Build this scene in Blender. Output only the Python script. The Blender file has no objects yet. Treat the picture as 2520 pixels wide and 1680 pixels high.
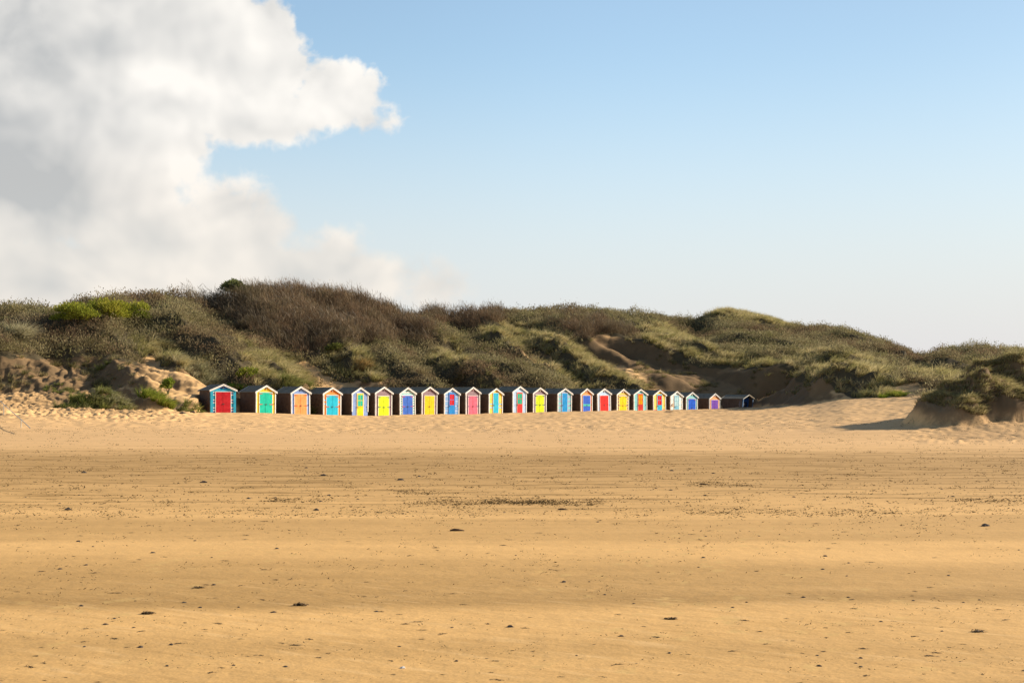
import bpy, math, random
import numpy as np
from mathutils import Vector
R = math.radians
sc = bpy.context.scene
COL = sc.collection
rng = np.random.default_rng(7)
random.seed(7)

# ------------------------------------------------------------------ camera
F_PX, CX, HZ, EYE = 3500.0, 1260.0, 985.0, 1.7      # photo pixels (2520 x 1680)
cam = bpy.data.cameras.new('camera'); camo = bpy.data.objects.new('camera', cam); COL.objects.link(camo)
camo.location = (0, 0, EYE); camo.rotation_euler = (R(90), 0, 0)
cam.sensor_width = 36.0; cam.lens = 36.0 * F_PX / 2520.0
cam.shift_y = (HZ - 840.0) / 2520.0
cam.clip_start = 0.5; cam.clip_end = 12000
sc.camera = camo
sc.render.resolution_x, sc.render.resolution_y = 1024, 682
sc.view_settings.view_transform = 'Standard'; sc.view_settings.look = 'None'
sc.view_settings.exposure = 0.6; sc.view_settings.gamma = 1.0

# ------------------------------------------------------------------ sun + sky
SUN_EL, SUN_AZ = R(22), (0.962, 0.273)              # sun low on the right
sun = bpy.data.lights.new('sun', 'SUN'); so = bpy.data.objects.new('sun', sun); COL.objects.link(so)
sd = Vector((SUN_AZ[0] * math.cos(SUN_EL), SUN_AZ[1] * math.cos(SUN_EL), math.sin(SUN_EL))).normalized()
so.rotation_euler = sd.to_track_quat('Z', 'Y').to_euler(); so.location = (60, 0, 60)
sun.energy = 5.0; sun.angle = R(0.5); sun.color = (1.0, 0.9, 0.76)

world = bpy.data.worlds.new('World'); sc.world = world; world.use_nodes = True
nt = world.node_tree; nt.nodes.clear()

class NG:
    """tiny helper to write node maths"""
    def __init__(s, nt): s.nt = nt
    def n(s, t, **k):
        x = s.nt.nodes.new(t)
        for a, b in k.items(): setattr(x, a, b)
        return x
    def put(s, sock, v):
        if isinstance(v, bpy.types.NodeSocket): s.nt.links.new(v, sock)
        elif v is not None: sock.default_value = v
    def m(s, op, a, b=None, c=None, clamp=False):
        x = s.n('ShaderNodeMath', operation=op, use_clamp=clamp)
        s.put(x.inputs[0], a)
        if b is not None: s.put(x.inputs[1], b)
        if c is not None: s.put(x.inputs[2], c)
        return x.outputs[0]
    def mr(s, v, a, b, c=0.0, d=1.0, smooth=True):
        x = s.n('ShaderNodeMapRange', interpolation_type='SMOOTHSTEP' if smooth else 'LINEAR')
        for i, q in enumerate((v, a, b, c, d)): s.put(x.inputs[i], q)
        return x.outputs[0]
    def mix(s, f, a, b, bt='MIX'):
        x = s.n('ShaderNodeMix', data_type='RGBA', blend_type=bt)
        s.put(x.inputs[0], f)
        for i, q in ((6, a), (7, b)):
            s.put(x.inputs[i], q if isinstance(q, bpy.types.NodeSocket) else (*q[:3], 1.0))
        return x.outputs[2]
    def noise(s, vec, scale, detail=4, rough=0.5, dist=0.0):
        x = s.n('ShaderNodeTexNoise'); s.put(x.inputs['Vector'], vec)
        x.inputs['Scale'].default_value = scale; x.inputs['Detail'].default_value = detail
        x.inputs['Roughness'].default_value = rough; x.inputs['Distortion'].default_value = dist
        return x.outputs[0]
    def comb(s, x=0.0, y=0.0, z=0.0):
        c = s.n('ShaderNodeCombineXYZ')
        for i, q in enumerate((x, y, z)): s.put(c.inputs[i], q)
        return c.outputs[0]
    def sep(s, v):
        c = s.n('ShaderNodeSeparateXYZ'); s.put(c.inputs[0], v); return c.outputs

# cloud field as a node group of the direction (bearing, elevation) in thousands of the photo's pixels
def vm(q, op, a, b=None):
    x = q.n('ShaderNodeVectorMath', operation=op); q.put(x.inputs[0], a)
    if b is not None: q.put(x.inputs[1], b)
    return x
w = NG(nt)
tc = w.n('ShaderNodeTexCoord'); ds = w.sep(tc.outputs['Generated'])
yy = w.m('MAXIMUM', ds[1], 0.02)
U = w.m('ADD', w.m('MULTIPLY', w.m('DIVIDE', ds[0], yy), F_PX / 1000), CX / 1000)      # bearing and elevation as tangents
V = w.m('SUBTRACT', HZ / 1000, w.m('MULTIPLY', w.m('DIVIDE', ds[2], yy), F_PX / 1000))
P0 = w.comb(U, V, 0.0)
BLOBS = [(-.15, .1, .68, .42), (.28, .06, .38, .26), (.53, .13, .17, .17), (.66, .17, .11, .13), (.685, .055, .035, .032),
         (.82, .235, .12, .095), (.895, .285, .065, .055), (.95, .30, .04, .03), (.60, .29, .27, .075), (.0, .42, .43, .22), (.33, .46, .14, .1),
         (.56, .52, .12, .10), (.42, .6, .30, .12), (.63, .57, .10, .07), (.0, .69, .5, .12), (.83, .605, .085, .055), (.70, .69, .38, .09),
         (1.07, .70, .11, .065), (.93, .68, .14, .06), (.34, .3, .22, .2)]
acc = None
for (bx_, by_, rx, ry) in BLOBS:
    ma = w.n('ShaderNodeVectorMath', operation='MULTIPLY_ADD'); w.put(ma.inputs[0], P0); ma.inputs[1].default_value = (1 / rx, 1 / ry, 0); ma.inputs[2].default_value = (-bx_ / rx, -by_ / ry, 0)
    d = vm(w, 'LENGTH', ma.outputs[0]).outputs['Value']; kk = (rx * ry) ** .5 * 4.0
    v = w.m('MULTIPLY_ADD', d, -kk, kk)
    acc = v if acc is None else w.m('SMOOTH_MAX', acc, v, 0.12)
def puff(off, det):
    p = vm(w, 'ADD', P0, (off[0], off[1], .37)).outputs[0]
    n = w.noise(p, 5.0, det, .62, .12); b = w.noise(p, 12.0, 3, .55, .2)
    b = w.m('ABSOLUTE', w.m('SUBTRACT', b, .5))
    return w.m('ADD', w.m('MULTIPLY', w.m('SUBTRACT', n, .5), .62), w.m('MULTIPLY', w.m('SUBTRACT', .1, b), .55))
N0 = puff((0, 0), 6)
def form(off):
    return w.noise(vm(w, 'ADD', P0, (off[0], off[1], 2.1)).outputs[0], 3.6, 3, .5, .25)
L0 = form((0, 0)); L1 = form((.05, -.045))
F0 = w.m('ADD', acc, N0)
soft = w.mr(V, .12, .66, .10, .24)
mask = w.mr(F0, w.m('MULTIPLY', soft, -.3), soft)
mask = w.m('MULTIPLY', mask, w.mr(ds[1], .1, .3))
mask = w.m('MULTIPLY', mask, w.mr(V, .42, .74, 1.0, .74))
lit = w.m('ADD', w.m('MULTIPLY', w.m('SUBTRACT', L0, L1), 2.3), w.m('MULTIPLY', N0, .75))
rim = w.mr(F0, 1.3, .15, -.10, .52)
ddv = w.n('ShaderNodeVectorMath', operation='MULTIPLY_ADD'); w.put(ddv.inputs[0], P0); ddv.inputs[1].default_value = (1 / .42, 1 / .27, 0); ddv.inputs[2].default_value = (-.05 / .42, -.47 / .27, 0)
thick = w.m('SUBTRACT', w.m('MULTIPLY_ADD', L0, 1.6, .25), vm(w, 'LENGTH', ddv.outputs[0]).outputs['Value'], clamp=True)
bright = w.m('SUBTRACT', w.m('ADD', w.m('ADD', .33, rim), lit), w.m('MULTIPLY', thick, .42), clamp=True)
warm = w.mr(V, .25, .75)
shade_c = w.mix(warm, (3.75, 3.85, 3.9), (3.95, 3.95, 3.85))
lit_c = w.mix(warm, (7.2, 6.95, 6.55), (6.95, 6.3, 5.55))
cloud_c = w.mix(bright, shade_c, lit_c)
sky = w.n('ShaderNodeTexSky', sky_type='NISHITA', sun_disc=False)
sky.sun_elevation = SUN_EL; sky.sun_rotation = math.atan2(SUN_AZ[0], SUN_AZ[1])
sky.air_density = 1.0; sky.dust_density = 1.0; sky.ozone_density = 1.5; sky.altitude = 0
hz_f = w.mr(ds[2], 0.0, 0.25, 0.93, 0.0)
skyc = w.mix(1.0, sky.outputs[0], w.mix(w.mr(ds[2], .28, .55), (1.44, 1.46, 1.40), (.62, .66, .74)), 'MULTIPLY')
skyc = w.mix(w.mr(ds[0], .0, .38, 0, .16), skyc, (0, 0, 0))
skyc = w.mix(hz_f, skyc, (5.35, 5.25, 5.5))
fin = w.mix(mask, skyc, cloud_c)
bg = w.n('ShaderNodeBackground'); w.put(bg.inputs[0], fin); bg.inputs[1].default_value = 0.0935
world.cycles.sampling_method = 'NONE'; sc.cycles.max_bounces = 4
out = w.n('ShaderNodeOutputWorld'); nt.links.new(bg.outputs[0], out.inputs[0])

# ------------------------------------------------------------------ helpers
def srgb(h):
    h = h.lstrip('#'); c = [int(h[i:i + 2], 16) / 255 for i in (0, 2, 4)]
    return tuple(x / 12.92 if x <= .04045 else ((x + .055) / 1.055) ** 2.4 for x in c)
def tag(o, label=None, cat=None, group=None, kind=None):
    for k, v in (('label', label), ('category', cat), ('group', group), ('kind', kind)):
        if v: o[k] = v
    return o
def empty(name, loc=(0, 0, 0), rz=0.0):
    o = bpy.data.objects.new(name, None); COL.objects.link(o); o.location = loc; o.rotation_euler = (0, 0, rz)
    o.empty_display_size = .3
    return o
def np_mesh(name, V, polys, mat, parent=None, col=None, smooth=False):
    """V (n,3); polys (m,k) with one k"""
    me = bpy.data.meshes.new(name); V = np.asarray(V, np.float32); polys = np.asarray(polys, np.int32)
    m, k = polys.shape
    me.vertices.add(len(V)); me.vertices.foreach_set('co', V.ravel())
    me.loops.add(m * k); me.loops.foreach_set('vertex_index', polys.ravel())
    me.polygons.add(m); me.polygons.foreach_set('loop_start', np.arange(0, m * k, k, dtype=np.int32))
    if smooth: me.polygons.foreach_set('use_smooth', np.ones(m, bool))
    me.update(calc_edges=True)
    if col is not None:
        a = me.color_attributes.new('Col', 'FLOAT_COLOR', 'POINT')
        c4 = np.ones((len(V), 4), np.float32); c4[:, :3] = col; a.data.foreach_set('color', c4.ravel())
    if mat: me.materials.append(mat)
    o = bpy.data.objects.new(name, me); COL.objects.link(o)
    if parent: o.parent = parent
    return o
class MB:
    """collects boxes and polygons into one mesh"""
    def __init__(s): s.v = []; s.f = []; s.m = []
    def add(s, vs, fs, mi=0):
        b = len(s.v); s.v += [tuple(v) for v in vs]; s.f += [tuple(b + i for i in f) for f in fs]; s.m += [mi] * len(fs)
    def box(s, x0, x1, y0, y1, z0, z1, mi=0):
        s.add([(x0, y0, z0), (x1, y0, z0), (x1, y1, z0), (x0, y1, z0), (x0, y0, z1), (x1, y0, z1), (x1, y1, z1), (x0, y1, z1)],
              [(0, 3, 2, 1), (4, 5, 6, 7), (0, 1, 5, 4), (1, 2, 6, 5), (2, 3, 7, 6), (3, 0, 4, 7)], mi)
    def prism(s, front, back, mi=0):
        """front/back: same-length rings"""
        n = len(front); s.add(list(front) + list(back),
              [tuple(range(n)), tuple(range(2 * n - 1, n - 1, -1))] + [((i + 1) % n, i, n + i, n + (i + 1) % n) for i in range(n)], mi)
    def tube(s, pts, rads, seg=6, mi=0):
        rings = []; pts = [Vector(p) for p in pts]
        for i, p in enumerate(pts):
            d = (pts[min(i + 1, len(pts) - 1)] - pts[max(i - 1, 0)]).normalized()
            a = d.orthogonal().normalized(); b = d.cross(a)
            rings.append([p + (a * math.cos(t) + b * math.sin(t)) * rads[i] for t in [2 * math.pi * k / seg for k in range(seg)]])
        vs = [v for r_ in rings for v in r_]; fs = []
        for i in range(len(rings) - 1):
            for k in range(seg):
                fs.append((i * seg + k, i * seg + (k + 1) % seg, (i + 1) * seg + (k + 1) % seg, (i + 1) * seg + k))
        fs.append(tuple(range(seg - 1, -1, -1))); fs.append(tuple((len(rings) - 1) * seg + k for k in range(seg)))
        s.add(vs, fs, mi)
    def build(s, name, mats, parent=None, shear=0.0, smooth=False):
        me = bpy.data.meshes.new(name)
        vs = [(x + shear * z, y, z) for x, y, z in s.v] if shear else s.v
        me.from_pydata(vs, [], s.f)
        for m in (mats if isinstance(mats, (list, tuple)) else [mats]): me.materials.append(m)
        me.polygons.foreach_set('material_index', s.m)
        if smooth: me.polygons.foreach_set('use_smooth', [True] * len(s.f))
        me.update()
        o = bpy.data.objects.new(name, me); COL.objects.link(o)
        if parent: o.parent = parent
        return o

# value noise
_perm = np.random.default_rng(3).random((512, 512)).astype(np.float64)
def vnoise(x, y):
    xi = np.floor(x).astype(np.int64); yi = np.floor(y).astype(np.int64); fx = x - xi; fy = y - yi
    fx = fx * fx * (3 - 2 * fx); fy = fy * fy * (3 - 2 * fy)
    a = _perm[xi % 512, yi % 512]; b = _perm[(xi + 1) % 512, yi % 512]; c = _perm[xi % 512, (yi + 1) % 512]; d = _perm[(xi + 1) % 512, (yi + 1) % 512]
    return (a * (1 - fx) + b * fx) * (1 - fy) + (c * (1 - fx) + d * fx) * fy
def fbm(x, y, oct=4):
    s = 0; a = .5; t = 0
    for i in range(oct):
        s = s + a * vnoise(x * 2 ** i + 17.3 * i, y * 2 ** i + 9.1 * i); t += a; a *= .5
    return s / t - .5
def sstep(a, b, x):
    t = np.clip((x - a) / (b - a), 0, 1); return t * t * (3 - 2 * t)

# ------------------------------------------------------------------ hut survey: photo px of front-left, front-right, ridge, visible base
RA = np.array((-21.6, 120.0)); RD = np.array((43.8, 40.0)); RL = np.hypot(*RD)
def row_t(u):
    k = (u - CX) / F_PX; return (k * RA[1] - RA[0]) / (RD[0] - k * RD[1])
HUTS = [(519.3, 578.3, 946.0, 1015.7), (629.6, 677.3, 948.9, 1016.1), (717, 761.9, 951.8, 1019), (795.1, 838.5, 954, 1021.2),
        (865.5, 905.3, 954, 1022.6), (923.3, 963.8, 952.5, 1021.9), (983.8, 1021.6, 954, 1019.7), (1037.5, 1074.4, 952.5, 1019.5),
        (1093.2, 1128.6, 955.4, 1018.7), (1146.2, 1179.9, 953, 1018.6), (1202.6, 1236.2, 956.1, 1015.8), (1261.2, 1295.1, 951.1, 1015),
        (1312, 1343.6, 954.3, 1014.4), (1372.3, 1405.5, 956.1, 1011.5), (1429.3, 1456.9, 956.4, 1010.2), (1470.3, 1502.7, 956.6, 1008.3),
        (1517.7, 1546.7, 957.9, 1008), (1560, 1591.3, 958.3, 1007.2), (1607.8, 1638, 960.2, 1007.6), (1649.5, 1679.2, 963.2, 1007.3),
        (1688.4, 1715.8, 965.5, 1005.9), (1745.2, 1771.3, 968.5, 1004.4), (1823.9, 1850, 971.6, 999.8)]
hut_geo = []
for i, (ul, ur, yr, yb) in enumerate(HUTS):
    t0, t1 = row_t(ul), row_t(ur)
    tm = (t0 + t1) / 2; P = RA + RD * tm; W = (t1 - t0) * RL
    zr = EYE + (HZ - yr) / F_PX * P[1]; zb = EYE + (HZ - yb) / F_PX * P[1]
    floor = zb - .06 if i < 13 else zr - 2.5
    hut_geo.append(dict(P=P, W=W, zr=zr, zv=zb, floor=floor, u=(ul + ur) / 2))
hu = np.array([h['u'] for h in hut_geo])

# ------------------------------------------------------------------ terrain height, surveyed by bearing
UU = np.arange(-900, 3501, 4.0)
YY = np.concatenate([np.geomspace(1.5, 60, 90)[:-1], np.arange(60, 104, .3), np.arange(104, 184, .2), np.arange(184, 262, .5), np.geomspace(262, 700, 30)])
row_Y = lambda u: np.interp(u, [-900, 0, 300, 490, 519, 1850, 1950, 2050, 2200, 2300, 2520, 3000],
    [98, 103, 108, 114, 117] + [165.5] + [150, 143, 130, 121, 112, 100])
_rt = row_t(np.clip(UU, 519, 1850)); rowY = np.where((UU >= 519) & (UU <= 1850), RA[1] + RD[1] * _rt, row_Y(UU))
vis_py = np.interp(UU, [-900, 0, 130, 480] + list(HUTS[i][0] for i in range(23)) + [1900, 1990, 2080, 2150, 2220, 2300, 2520, 3000],
                   [1000, 1005, 1006, 1014] + [HUTS[i][3] for i in range(23)] + [997.5, 996, 981, 980, 978, 975, 975, 975])
zvis = EYE + (HZ - vis_py) / F_PX * (rowY - 4.0 * sstep(1300, 1400, UU))
zrow = np.interp(UU, [-900, 480] + list(hu) + [1950, 3000], [.9, .75] + [h['floor'] + .05 for h in hut_geo] + [0, 0])
zrow = np.where(UU < 480, EYE + (HZ - vis_py) / F_PX * rowY, zrow)
blend_r = sstep(1860, 1990, UU); zrow = zrow * (1 - blend_r) + (zvis) * blend_r
PROF = {  # bearing: (distance, photo y) from the dune foot to the crest
 -400: [(108, 1000), (114, 955), (122, 900), (127, 865), (131, 820), (137, 780), (147, 750), (152, 742)],
 0: [(108, 1000), (114, 955), (122, 900), (126, 868), (129, 830), (135, 790), (145, 755), (150, 748)],
 200: [(113, 998), (117, 975), (121, 945), (127, 880), (130, 838), (136, 795), (146, 745), (152, 735)],
 400: [(118, 1000), (121, 970), (127, 930), (131, 880), (135, 840), (142, 790), (152, 732), (158, 716)],
 600: [(123, 1012), (127, 990), (131, 960), (137, 910), (143, 860), (151, 800), (161, 735), (168, 706)],
 800: [(128, 1018), (133, 990), (138, 950), (146, 905), (154, 860), (164, 790), (176, 725), (182, 714)],
 1000: [(135, 1016), (140, 990), (146, 950), (154, 900), (162, 850), (172, 800), (182, 772), (186, 764)],
 1200: [(143, 1012), (148, 985), (155, 945), (163, 900), (171, 860), (181, 815), (193, 780), (199, 772)],
 1400: [(151, 1008), (156, 985), (163, 945), (171, 900), (179, 860), (189, 815), (203, 772), (211, 758)],
 1500: [(154, 1005), (159, 985), (166, 950), (178, 905), (188, 850), (196, 815), (212, 772), (219, 764)],
 1600: [(158, 1005), (163, 985), (170, 950), (180, 900), (186, 855), (198, 830), (218, 785), (228, 774)],
 1750: [(163, 1003), (168, 985), (173, 940), (178, 895), (185, 865), (200, 835), (230, 775), (240, 762)],
 1900: [(161, 990), (164, 972), (167, 935), (170, 895), (178, 876), (198, 845), (228, 800), (243, 783)],
 2100: [(146, 978), (150, 960), (154, 930), (159, 900), (170, 882), (188, 864), (218, 830), (238, 815)],
 2250: [(128, 978), (134, 962), (142, 945), (152, 925), (167, 905), (187, 888), (210, 868), (230, 860)],
 2400: [(122, 975), (128, 960), (137, 945), (148, 930), (162, 920), (177, 902), (192, 870), (202, 857)],
 2520: [(114, 972), (122, 955), (132, 945), (144, 930), (157, 918), (172, 902), (187, 874), (197, 860)],
 3200: [(104, 972), (112, 955), (122, 945), (134, 925), (147, 900), (162, 870), (177, 840), (187, 830)]}
pk = sorted(PROF); PY = np.array([[p[0] for p in PROF[k]] for k in pk], float); PP = np.array([[p[1] for p in PROF[k]] for k in pk], float)
PZ = EYE + (HZ - PP) / F_PX * PY
def interp_u(A): return np.stack([np.interp(UU, pk, A[:, j]) for j in range(A.shape[1])], 1)
CY, CZ = interp_u(PY), interp_u(PZ)
Z = np.zeros((len(UU), len(YY)))
for i, u in enumerate(UU):
    ry = rowY[i]
    ks = [1, 62, ry - 9, ry - 4.5, ry - 1.2, ry + 3.2]; kz = [0, 0, max(zvis[i] - .22, .1), zvis[i], zrow[i], zrow[i]]
    fy = CY[i].copy(); fy = np.maximum(fy, ry + 3.6 + np.arange(8) * .3)
    ks += list(fy) + [fy[-1] + 6, fy[-1] + 25, fy[-1] + 70, 700]; kz += list(CZ[i]) + [CZ[i][-1] - .6, CZ[i][-1] - 5, CZ[i][-1] - 9, 1.0]
    Z[i] = np.interp(YY, ks, kz)
def blur(A, nu, ny):
    for _ in range(nu): A = np.vstack([A[:1], (A[:-2] + 2 * A[1:-1] + A[2:]) / 4, A[-1:]])
    for _ in range(ny): A = np.hstack([A[:, :1], (A[:, :-2] + 2 * A[:, 1:-1] + A[:, 2:]) / 4, A[:, -1:]])
    return A
Z = blur(Z, 30, 12)
GU, GY = np.meshgrid(UU, YY, indexing='ij'); GX = (GU - CX) / F_PX * GY
def pt(u, py, Y): return np.array(((u - CX) / F_PX * Y, Y, EYE + (HZ - py) / F_PX * Y))
def spur(Z, pts, sl, sr, k=.5, cap=0.0):
    """a ridge of sand running through pts; sl / sr = fall per metre on its left and right"""
    P = [pt(*p) for p in pts]; best = np.full(Z.shape, -1e3)
    for a, b in zip(P[:-1], P[1:]):
        ab = b[:2] - a[:2]; L2 = ab @ ab
        t = np.clip(((GX - a[0]) * ab[0] + (GY - a[1]) * ab[1]) / L2, 0, 1)
        dx = GX - a[0] - t * ab[0]; dy = GY - a[1] - t * ab[1]; d = np.sqrt(dx * dx + dy * dy)
        side = ab[0] * dy - ab[1] * dx     # >0 : left of a->b
        sn = side / (math.sqrt(L2) * np.maximum(d, 1e-6)); s_ = sl + (sr - sl) * sstep(-.6, .6, sn)   # sl = near left side, sr = far right side
        best = np.maximum(best, a[2] + (b[2] - a[2]) * t - np.maximum(d - cap, 0) * s_)
    h = np.clip(.5 + .5 * (best - Z) / k, 0, 1)
    return Z * (1 - h) + best * h + k * h * (1 - h)
Z = spur(Z, [(330, 760, 150), (365, 765, 146), (470, 795, 138), (560, 850, 132), (640, 900, 128), (720, 942, 126.5), (790, 965, 127.5)], .75, .7)
Z = spur(Z, [(595, 850, 144), (680, 890, 134), (745, 945, 131)], .8, .7)
Z = spur(Z, [(430, 870, 134), (500, 905, 128), (560, 950, 125)], .9, .6)
Z = spur(Z, [(850, 862, 153), (900, 890, 146), (935, 930, 142)], .8, .7)
Z = spur(Z, [(940, 868, 154), (1020, 925, 144), (1090, 962, 140)], .7, .8)
Z = spur(Z, [(1055, 850, 160), (1120, 890, 152), (1190, 928, 147), (1240, 962, 145)], 1.0, .6)
Z = spur(Z, [(1000, 790, 172), (1160, 842, 162), (1290, 905, 154), (1390, 952, 150)], .8, .7)
Z = spur(Z, [(1270, 880, 157), (1340, 915, 153), (1385, 955, 151)], .9, .7)
Z = spur(Z, [(1200, 800, 180), (1290, 850, 170), (1360, 893, 163)], .9, .6)
Z = spur(Z, [(1320, 800, 182), (1400, 850, 171), (1480, 893, 163), (1590, 962, 158.5)], .85, .75)
Z = spur(Z, [(1560, 795, 200), (1650, 830, 188), (1730, 862, 182), (1800, 885, 178)], .9, .35)
Z = spur(Z, [(1640, 870, 182), (1760, 903, 177), (1880, 903, 174), (1955, 912, 168), (2008, 918, 158), (2065, 908, 150), (2140, 915, 146), (2205, 965, 142)], .95, .4, .5, .6)
Z = spur(Z, [(1720, 760, 236), (1850, 805, 215), (1960, 845, 198)], .7, .4)
Z = spur(Z, [(1960, 800, 238), (2100, 845, 208), (2190, 885, 180)], .6, .4)
Z = spur(Z, [(120, 845, 134), (260, 862, 128), (325, 885, 123), (335, 915, 120)], 1.1, .35, .5, .3)
Z = spur(Z, [(400, 868, 131), (445, 900, 126)], 1.1, .5)
Z = spur(Z, [(40, 790, 140), (110, 830, 133), (150, 850, 130)], .9, .6)
Z = spur(Z, [(560, 730, 166), (640, 775, 158), (700, 830, 151)], .8, .5)
Z = spur(Z, [(760, 735, 176), (860, 790, 166), (930, 840, 159)], .8, .5)
def hump(Z, u, py_top, Y, rx, ry, power=1.0, dome=False):
    x0 = (u - CX) / F_PX * Y; zt = EYE + (HZ - py_top) / F_PX * Y
    d = np.sqrt(((GX - x0) / rx) ** 2 + ((GY - Y) / ry) ** 2)
    base = Z[np.argmin(abs(UU - u)), np.argmin(abs(YY - Y))]
    d = d + .18 * fbm(GX * .9, GY * .9, 3)
    prof = (1 - sstep(0, 1, np.clip(d, 0, 1) ** power)) if not dome else np.clip(1 - np.clip(d, 0, 1) ** 2.1, 0, 1) ** .9
    return Z + np.maximum(zt - base, 0) * prof
Z = hump(Z, 215, 978, 107, 2.4, 1.6, 1.6); Z = hump(Z, 275, 974, 107, 1.6, 1.5, 1.6)
Z = hump(Z, 365, 972, 109, 2.2, 1.5, 1.3); Z = hump(Z, 463, 985, 112, 1.0, 1.2, 1.5)
Z = hump(Z, 395, 935, 120, 1.6, 1.5, 1.2); Z = hump(Z, 480, 935, 124, 2.6, 2, 1.2)
Z = hump(Z, 235, 915, 124, 1.7, 1.6, 1.2); Z = hump(Z, 330, 920, 123, 1.0, 1.2, 1.2)
# the eroded mound on the right, nearer the sea than the huts
Z = hump(Z, 2430, 1018, 75, 7.0, 9, 1.0)
Z = hump(Z, 2338, 966, 73.5, 2.3, 3.0, dome=True); Z = hump(Z, 2400, 945, 77, 3.4, 3.6, dome=True); Z = hump(Z, 2468, 958, 73.5, 1.8, 2.5, dome=True)
Z = hump(Z, 2515, 934, 78, 3.4, 3.4, dome=True); Z = hump(Z, 2620, 936, 76, 2.8, 3.2, dome=True); Z = hump(Z, 2760, 935, 76, 3.4, 3.8, dome=True)
mz = np.exp(-(((GX - 23.5) / 8) ** 2 + ((GY - 74) / 6) ** 2)) * sstep(.9, 1.6, Z)
Z += mz * (fbm(GX / .9, GY / 1.3, 4) * 1.1 + (.2 - np.abs(fbm(GX / .7 + 3, GY / 1.6, 2)) * 2) * .35)
# texture of the land
veg_zone = sstep(1.6, 3.5, Z)
_ax = (GX * .62 + GY * .78) / 5.0; _al = (GX * .78 - GY * .62) / 15.0
Z += veg_zone * (fbm(_ax, _al, 3) * 4.4 + fbm(GX / 6 + 5, GY / 7, 2) * 1.6 + fbm(GX / 2.2 + 50, GY / 2.2, 2) * .7)
sandy = 1 - veg_zone
_sc = sstep(1.4, 2.6, Z); Z += _sc * ((.25 - np.abs(fbm(GX / 3.1, GY / 3.1 + 30, 4)) * 2) * np.where(GU < 520, .25, .5)) * (1 - sstep(7, 10, Z)) * sstep(100, 104, GY)
left = sstep(620, 250, GU) * sstep(80, 96, GY)
right_m = sstep(2150, 2350, GU) * sstep(56, 63, GY) * sstep(110, 90, GY)
churn = np.clip(left + right_m * .8, 0, 1)
rid = np.abs(fbm(GX / .55, GY / .9, 3)) * 2
Z += churn * (1 - sstep(4.5, 6.0, Z)) * ((.12 - rid * .5) * .75 + fbm(GX / .35, GY / .5, 2) * .42) * (1 - .72 * right_m)
mid = sstep(64, 84, GY)
Z += mid * sandy * (fbm(GX / .7, GY / 1.3, 3) * .11 + fbm(GX / 4, GY / 6, 2) * .18 + fbm(GX / .33, GY / .8, 2) * .09) * (1 - churn)
near_u = sstep(9, 14, GY)
Z += near_u * (1 - mid) * (fbm(GX / 9, GY / 3, 2) * .05) + fbm(GX / 2.5 + 9, GY / 2.2, 3) * .02
_lim = EYE - (np.repeat(vis_py[:, None], len(YY), 1) - 1.0 - HZ) / F_PX * GY
Z = np.where((GU > 488) & (GU < 1880) & (GY < rowY[:, None] + np.where(GU < 1330, 3.2, -.3)) & (GY > 60), np.minimum(Z, _lim), Z)
# the scarp stays clear of the evening sun's path to the last huts
for _k, _g in ((20, .3), (21, .6), (22, .6)):
    _p = hut_geo[_k]['P']; _s = (GX - _p[0]) * .962 + (GY - _p[1]) * .273; _l = np.abs(-(GX - _p[0]) * .273 + (GY - _p[1]) * .962)
    _c = hut_geo[_k]['floor'] + _g - .7 + _s * .385 + 14 * sstep(1.8, 7.5, _l); Z = np.where((_s > 2.5) & (_s < 24) & (_l < 7.5), np.minimum(Z, np.maximum(_c, hut_geo[_k]['floor'])), Z)
# flat pads under the huts
for h in hut_geo:
    cxp, cyp = h['P'] + np.array((-.674, .738)) * 1.2
    d = np.hypot(GX - cxp, GY - cyp); f = 1 - sstep(1.3, 1.9, d)
    Z = Z * (1 - f) + np.minimum(Z, h['floor'] + .07) * f
SKYL = [(-900, 745), (0, 745), (60, 745), (150, 742), (200, 730), (230, 722), (300, 712), (380, 710), (440, 708), (520, 715), (560, 704), (600, 694), (640, 690), (700, 693), (760, 698), (820, 703),
        (880, 716), (950, 735), (1000, 752), (1050, 757), (1130, 764), (1180, 766), (1230, 758), (1290, 750), (1330, 748), (1400, 747), (1480, 752), (1560, 758), (1640, 768), (1700, 775), (1715, 770), (1750, 755),
        (1800, 750), (1850, 762), (1900, 775), (1960, 790), (2050, 797), (2120, 810), (2180, 832), (2230, 852), (2272, 870), (2305, 856), (2350, 846), (2420, 843), (2480, 845), (2520, 848), (3500, 846)]
vegh = 1.0 + .75 * sstep(430, 500, UU) * sstep(1080, 960, UU)
sky_t = np.interp(UU, [a[0] for a in SKYL], [a[1] for a in SKYL])
for _ in range(3):
    pyg = HZ + F_PX * (EYE - Z) / GY; pyg[:, YY < 118] = 2000; jc = np.argmin(pyg, 1); Yc = YY[jc]; cur = pyg[np.arange(len(UU)), jc]
    dz = (cur - (sky_t + vegh / Yc * F_PX)) / F_PX * Yc
    dz = np.convolve(np.pad(dz, 6, 'edge'), np.ones(13) / 13, 'valid')
    wgt = sstep(0, 1, (GY - (rowY[:, None] + 14)) / np.maximum(Yc[:, None] - 4 - rowY[:, None] - 14, 4))
    Z += dz[:, None] * wgt
_bl = sstep(330, 440, GU) * sstep(1130, 1000, GU); pass
GPY = HZ + F_PX * (EYE - Z) / GY

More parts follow.
